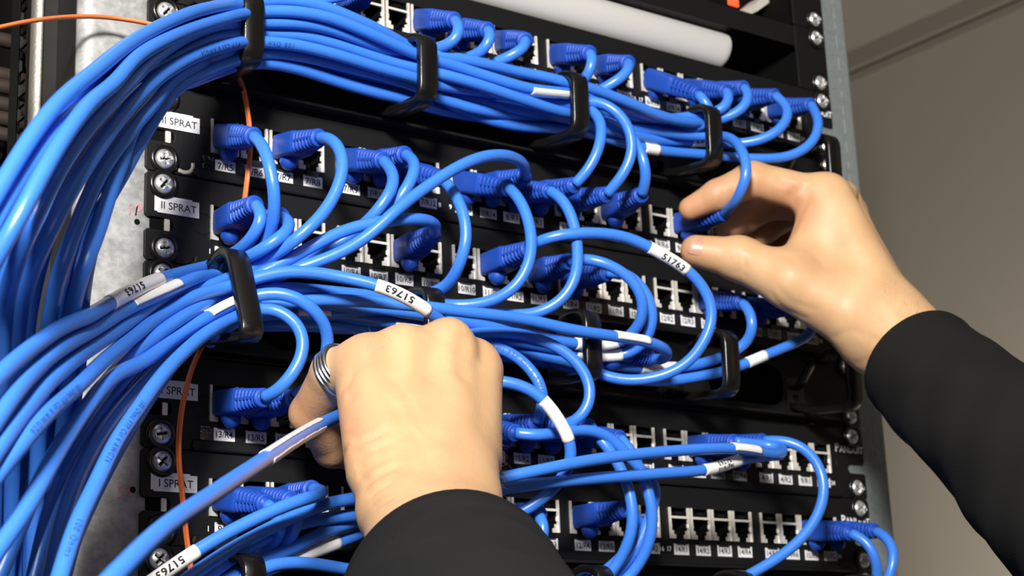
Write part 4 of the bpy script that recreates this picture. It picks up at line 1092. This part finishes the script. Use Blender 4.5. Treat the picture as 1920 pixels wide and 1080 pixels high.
def hand_left():
    fd = Field((-310, -250, -70), (-150, 0, 120), 1.25) if False else None
    pk = A3([(687, 684, 91), (628, 698, 74), (583, 776, 48), (622, 842, 32), (684, 858, 26)])
    rg = A3([(752, 669, 95), (712, 712, 56), (735, 790, 38), (780, 800, 36)])
    md = A3([(838, 656, 98), (798, 702, 54), (815, 785, 38), (830, 800, 38)])
    ix = A3([(889, 692, 94), (848, 738, 54), (852, 805, 40), (830, 815, 40)])
    th = A3([(868, 880, 108), (872, 800, 70), (820, 790, 52), (770, 778, 48)])
    wu, wr = at(745, 955, 133), at(868, 948, 133)
    au, ar = at(812, 1130, 200), at(882, 1130, 200)
    allp = np.array(pk + rg + md + ix + th + [wu, wr, au, ar])
    fd = Field(allp.min(0) - 26, allp.max(0) + 26, 1.25)
    P = fd.cone(at(752, 905, 126), pk[0], 13.5, 11)
    P = smin(P, fd.cone(at(790, 915, 130), rg[0], 14, 11.3), 8); P = smin(P, fd.cone(at(825, 915, 131), md[0], 14.5, 11.8), 8); P = smin(P, fd.cone(at(858, 910, 128), ix[0], 13.5, 11.6), 8)
    P = smin(P, fd.cone(at(679, 700, 88), at(706, 880, 116), 11.4, 13.2), 10)      # heel side of the hand
    P = smin(P, fd.cone(at(888, 705, 90), at(884, 860, 112), 11, 13.5), 9)
    P = smin(P, fd.cone(at(760, 800, 84), at(830, 800, 84), 14, 14), 10)           # palm
    A = smin(fd.cone(wu, at(745, 900, 124), 15, 13), fd.cone(wr, at(872, 900, 124), 14.5, 13.5), 8)
    A = smin(A, fd.cone(at(805, 950, 132), at(805, 890, 122), 17, 16), 10)
    A = smin(A, smin(fd.cone(wu, au, 15.5, 19), fd.cone(wr, ar, 15, 19), 8), 8); A = smin(A, fd.cone(at(805, 950, 132), at(826, 1125, 205), 18, 21), 10)
    for p_, q_, r_ in ((pk[0], rg[0], 11.6), (rg[0], md[0], 11.8)): P = smin(P, fd.cone(p_, q_, r_, r_ + .3), 6)
    D = smin(P, A, 10)
    F = chain(fd, pk, [11, 10.6, 9.6, 8.4, 7.0])
    F = smin(F, chain(fd, rg, [11.2, 10, 8.8, 7.5]), 1.5); F = smin(F, chain(fd, md, [11.6, 10.2, 9, 7.6]), 1.5); F = smin(F, chain(fd, ix, [11.3, 10, 8.8, 7.4]), 1.5)
    F = smin(F, chain(fd, th, [14, 11, 9.5, 8]), 2)
    D = smin(D, F, 5)
    for q, r in ((rg[0], 0.6), (md[0], 3.6), (ix[0], 3.4), (pk[0], 0.2)):          # knuckle heads
        c = q + np.array([-0.2, -0.55, 0.8]) * 7.0
        D = smin(D, fd.cone(c, c + np.array([0.2, 0.3, -.3]), 4.5 + r * .4, 4.5 + r * .4), 7)
    for a, b_, g, wd in (((842, 660, 112), (826, 850, 142), .7, 6), ((755, 668, 110), (795, 850, 142), .5, 6), ((890, 700, 108), (850, 850, 140), .4, 6)):
        D = D - g * np.exp(-(fd.dist(at(*a), at(*b_)) / wd) ** 2)
    # valleys between the knuckles, wrinkles on the heel side
    for a, b_, dp, wd in (((868, 640, 112), (862, 700, 118), 1.6, 5), ((795, 632, 112), (800, 680, 118), .6, 5), ((715, 640, 108), (728, 690, 112), .2, 5),
                          ((634, 822, 104), (690, 800, 122), .9, 1.8), ((642, 850, 106), (704, 826, 124), .8, 1.8), ((655, 884, 110), (722, 850, 128), 1.0, 2.0), ((664, 908, 112), (735, 868, 130), .6, 1.8), ((675, 940, 122), (730, 900, 134), .6, 2),
                          ((630, 770, 100), (668, 762, 112), .5, 2), ((668, 690, 104), (640, 730, 98), .8, 2.2)):
        D = D + dp * np.exp(-(fd.dist(at(*a), at(*b_)) / wd) ** 2)
    V, Fq = fd.nets(D)
    D = creases(fd, D, V, [(((650, 786), (664, 796), (690, 790)), .52, 1.8), (((650, 806), (668, 822), (694, 812), (718, 800)), .75, 2.0), (((656, 836), (672, 848), (700, 834), (728, 822)), .68, 1.9),
        (((664, 862), (680, 872), (708, 856)), .60, 1.8), (((668, 886), (684, 896), (712, 878), (740, 868)), .86, 2.1), (((678, 910), (694, 918), (718, 903)), .60, 1.9), (((690, 936), (704, 940), (726, 928)), .52, 1.8),
        (((652, 690), (646, 715), (650, 740)), .7, 2.2), (((668, 700), (655, 740)), .4, 2.2), (((720, 730), (745, 755), (765, 790)), .3, 2.0), (((740, 700), (770, 745), (800, 800)), .3, 1.8), (((780, 800), (800, 830), (808, 860)), .25, 1.6)])
    V, Fq = fd.nets(D)
    fl = np.zeros(len(V))
    for p, r in ((pk[2], 26), (pk[3], 25), (at(640, 800, 104), 20), (ix[0], 14), (at(690, 660, 104), 13)):
        fl = np.maximum(fl, np.clip(1.3 - np.linalg.norm(V - p, axis=1) / r, 0, 1) * 0.45)
    return V, Fq, fl, pk


person = thing('person', 'person in a black jacket reaching in with both hands, a banded ring on one finger', 'person')
V1, Q1, f1, thm = hand_right()
V2, Q2, f2, pk = hand_left()


def relax(V, Q, it=3):
    """even out the cell pattern without moving the shape"""
    n = len(V)
    e = np.concatenate([Q[:, [0, 1]], Q[:, [1, 2]], Q[:, [2, 3]], Q[:, [3, 0]]]); deg = np.bincount(e[:, 0], minlength=n) + np.bincount(e[:, 1], minlength=n)
    for q in range(it * 2):
        S = np.zeros((n, 3))
        for k in range(3):
            S[:, k] = np.bincount(e[:, 0], V[e[:, 1], k], n) + np.bincount(e[:, 1], V[e[:, 0], k], n)
        V = V + (0.5 if q % 2 == 0 else -0.51) * (S / np.maximum(1, deg)[:, None] - V)
    return V


V1 = relax(V1, Q1); V2 = relax(V2, Q2)
arms = []
for V_, Q_, f_ in ((V1, Q1, f1), (V2, Q2, f2)):
    mb = MB(); mb.add(V_, Q_.tolist(), 'skin', True); o = mb.build('forearm_and_hand', person); arms.append(o)
    at_ = o.data.attributes.new('flush', 'FLOAT', 'POINT'); at_.data.foreach_set('value', f_.astype(np.float32))
body = arms[0]

# thumb nail
d_ = thm[3] - thm[2]; d_ /= np.linalg.norm(d_)
nr = (CAM - thm[3]); nr = nr / np.linalg.norm(nr) + 0.42 * CU - 0.25 * CR; nr -= d_ * (nr @ d_); nr /= np.linalg.norm(nr); ac = np.cross(d_, nr)
V = []; k = 14
for i in range(k + 1):
    x = -3.4 + 8.4 * i / k
    for j in range(k + 1):
        t = (2 * j / k - 1)
        wd = 0.58 * (1 - max(0, abs(2 * i / k - 1) - 0.45) ** 2 * 0.9)
        rr = 9.55 - max(0, x) * 0.05 - max(0, x - 2) ** 2 * 0.10
        V.append(thm[3] + d_ * x + rr * (math.cos(t * wd) * nr + math.sin(t * wd) * ac) - nr * 0.28)
mb = MB(); mb.add(V, [(i * (k + 1) + j, i * (k + 1) + j + 1, (i + 1) * (k + 1) + j + 1, (i + 1) * (k + 1) + j) for i in range(k) for j in range(k)], 'nail', True)
mb.build('fingernail', body)

# banded ring on the left hand
c0 = at(636, 696, 76); ax = at(600, 734, 62) - at(668, 676, 86); ax /= np.linalg.norm(ax)
s1 = np.cross(ax, [0, 0, 1]); s1 /= np.linalg.norm(s1); s2 = np.cross(ax, s1)
rg = MB(); k = 48
prof = [(-4.6, 10.4), (-4.6, 11.6)]
for q in range(4):
    x0 = -4.4 + q * 2.1; prof += [(x0 + .2, 12.3), (x0 + .85, 12.6), (x0 + 1.5, 12.3), (x0 + 1.7, 11.6), (x0 + 2.0, 11.6)]
prof += [(4.2, 11.6), (4.3, 10.4)]
V = [c0 + ax * x + r * (math.cos(2 * math.pi * i / k) * s1 + math.sin(2 * math.pi * i / k) * s2) for x, r in prof for i in range(k)]
n = len(prof)
Fr = [(a * k + i, a * k + (i + 1) % k, (a + 1) * k + (i + 1) % k, (a + 1) * k + i) for a in range(n - 1) for i in range(k)]
rg.add(V, Fr, 'ringmetal', True)
rg.build('finger_ring', person)


# sleeves
def sleeve(axis, radii, flat, name):
    A = spline([at(*q) for q in axis], 4.0); n = len(A); k = 64
    T = np.gradient(A, axis=0); T /= np.linalg.norm(T, axis=1)[:, None]
    mb = MB(); V = []
    rs = np.interp(np.linspace(0, 1, n), np.linspace(0, 1, len(radii)), radii)
    for layer in (0, 1):
        for i in range(n):
            s = np.cross(T[i], CF); s /= np.linalg.norm(s); u_ = np.cross(s, T[i])
            for j in range(k):
                t = 2 * math.pi * j / k
                d = i * 4.0
                r = rs[i] - (1.6 if layer else 0)
                if not layer:
                    r += 0.55 * math.exp(-((d - 3.5) / 3.2) ** 2) - 0.5 * math.exp(-((d - 9) / 1.8) ** 2)
                r += min(1, d / 40) * (1.2 * math.sin(3 * t + d * 0.05) * math.sin(d * 0.09 + t) + 0.9 * math.sin(5 * t - d * 0.07 + 1))
                V.append(A[i] + s * r * math.cos(t) + u_ * r * flat * math.sin(t))
    Fa = []
    for layer in (0, 1):
        b0 = layer * n * k
        for i in range(n - 1):
            for j in range(k):
                q = (b0 + i * k + j, b0 + i * k + (j + 1) % k, b0 + (i + 1) * k + (j + 1) % k, b0 + (i + 1) * k + j); Fa.append(q if layer else q[::-1])
    for e in (0, n - 1):
        for j in range(k): Fa.append((e * k + j, e * k + (j + 1) % k, n * k + e * k + (j + 1) % k, n * k + e * k + j))
    Fa.append(tuple((n - 1) * k + j for j in range(k)))            # far end, past the edge of the photo
    mb.add(V, Fa, 'cloth', True)
    return mb.build(name, person)


sleeve([(842, 1122, 184), (856, 1175, 214), (880, 1260, 258), (930, 1480, 340)], [43, 45, 46, 48, 50], 0.92, 'jacket_sleeve')
sleeve([(1722, 681, 120), (1800, 752, 152), (1920, 858, 200), (2120, 1040, 270)], [33, 36, 39, 43, 47], 0.95, 'jacket_sleeve')

# fine hair on the forearms
random.seed(11)
def hairs(mb, V, Q, centre, rad, num, flow, ln):
    c = at(*centre); d = np.linalg.norm(V - c, axis=1); ids = np.where(d < rad)[0]
    nrm = np.zeros_like(V); a = V[Q[:, 1]] - V[Q[:, 0]]; b_ = V[Q[:, 2]] - V[Q[:, 0]]; fn = np.cross(a, b_)
    for q in range(4):
        for x in range(3): nrm[:, x] += np.bincount(Q[:, q], fn[:, x], len(V))
    nrm /= np.linalg.norm(nrm, axis=1)[:, None] + 1e-9
    ids = [i for i in ids if nrm[i] @ (CAM - V[i]) > -0.35 * np.linalg.norm(CAM - V[i])]
    for i in random.sample(list(ids), min(num, len(ids))):
        f = flow + np.array([random.gauss(0, .35) for _ in range(3)]); f /= np.linalg.norm(f); L = ln * random.uniform(.5, 1.1)
        P = [V[i] - nrm[i] * .2 + nrm[i] * L * (0.55 * t - 0.25 * t * t) + f * L * t * 0.8 for t in (0, .33, .66, 1)]
        sweep(mb, P, lambda t: circle(0.034 * (1.05 - t * .8), 3), 'hair', cap=False)
mb = MB(); hairs(mb, V1, Q1, (1722, 585, 120), 30, 110, np.array([0.2, -.1, .75]), 7); mb.build('arm_hair', arms[0])
mb = MB(); hairs(mb, V2, Q2, (925, 905, 120), 24, 60, np.array([.7, 0, -.5]), 7)
mb.build('arm_hair', arms[1]); mb = MB(); hairs(mb, V2, Q2, (700, 628, 100), 9, 22, np.array([-.3, 0, .6]), 3.5); mb.build('arm_hair', arms[1])
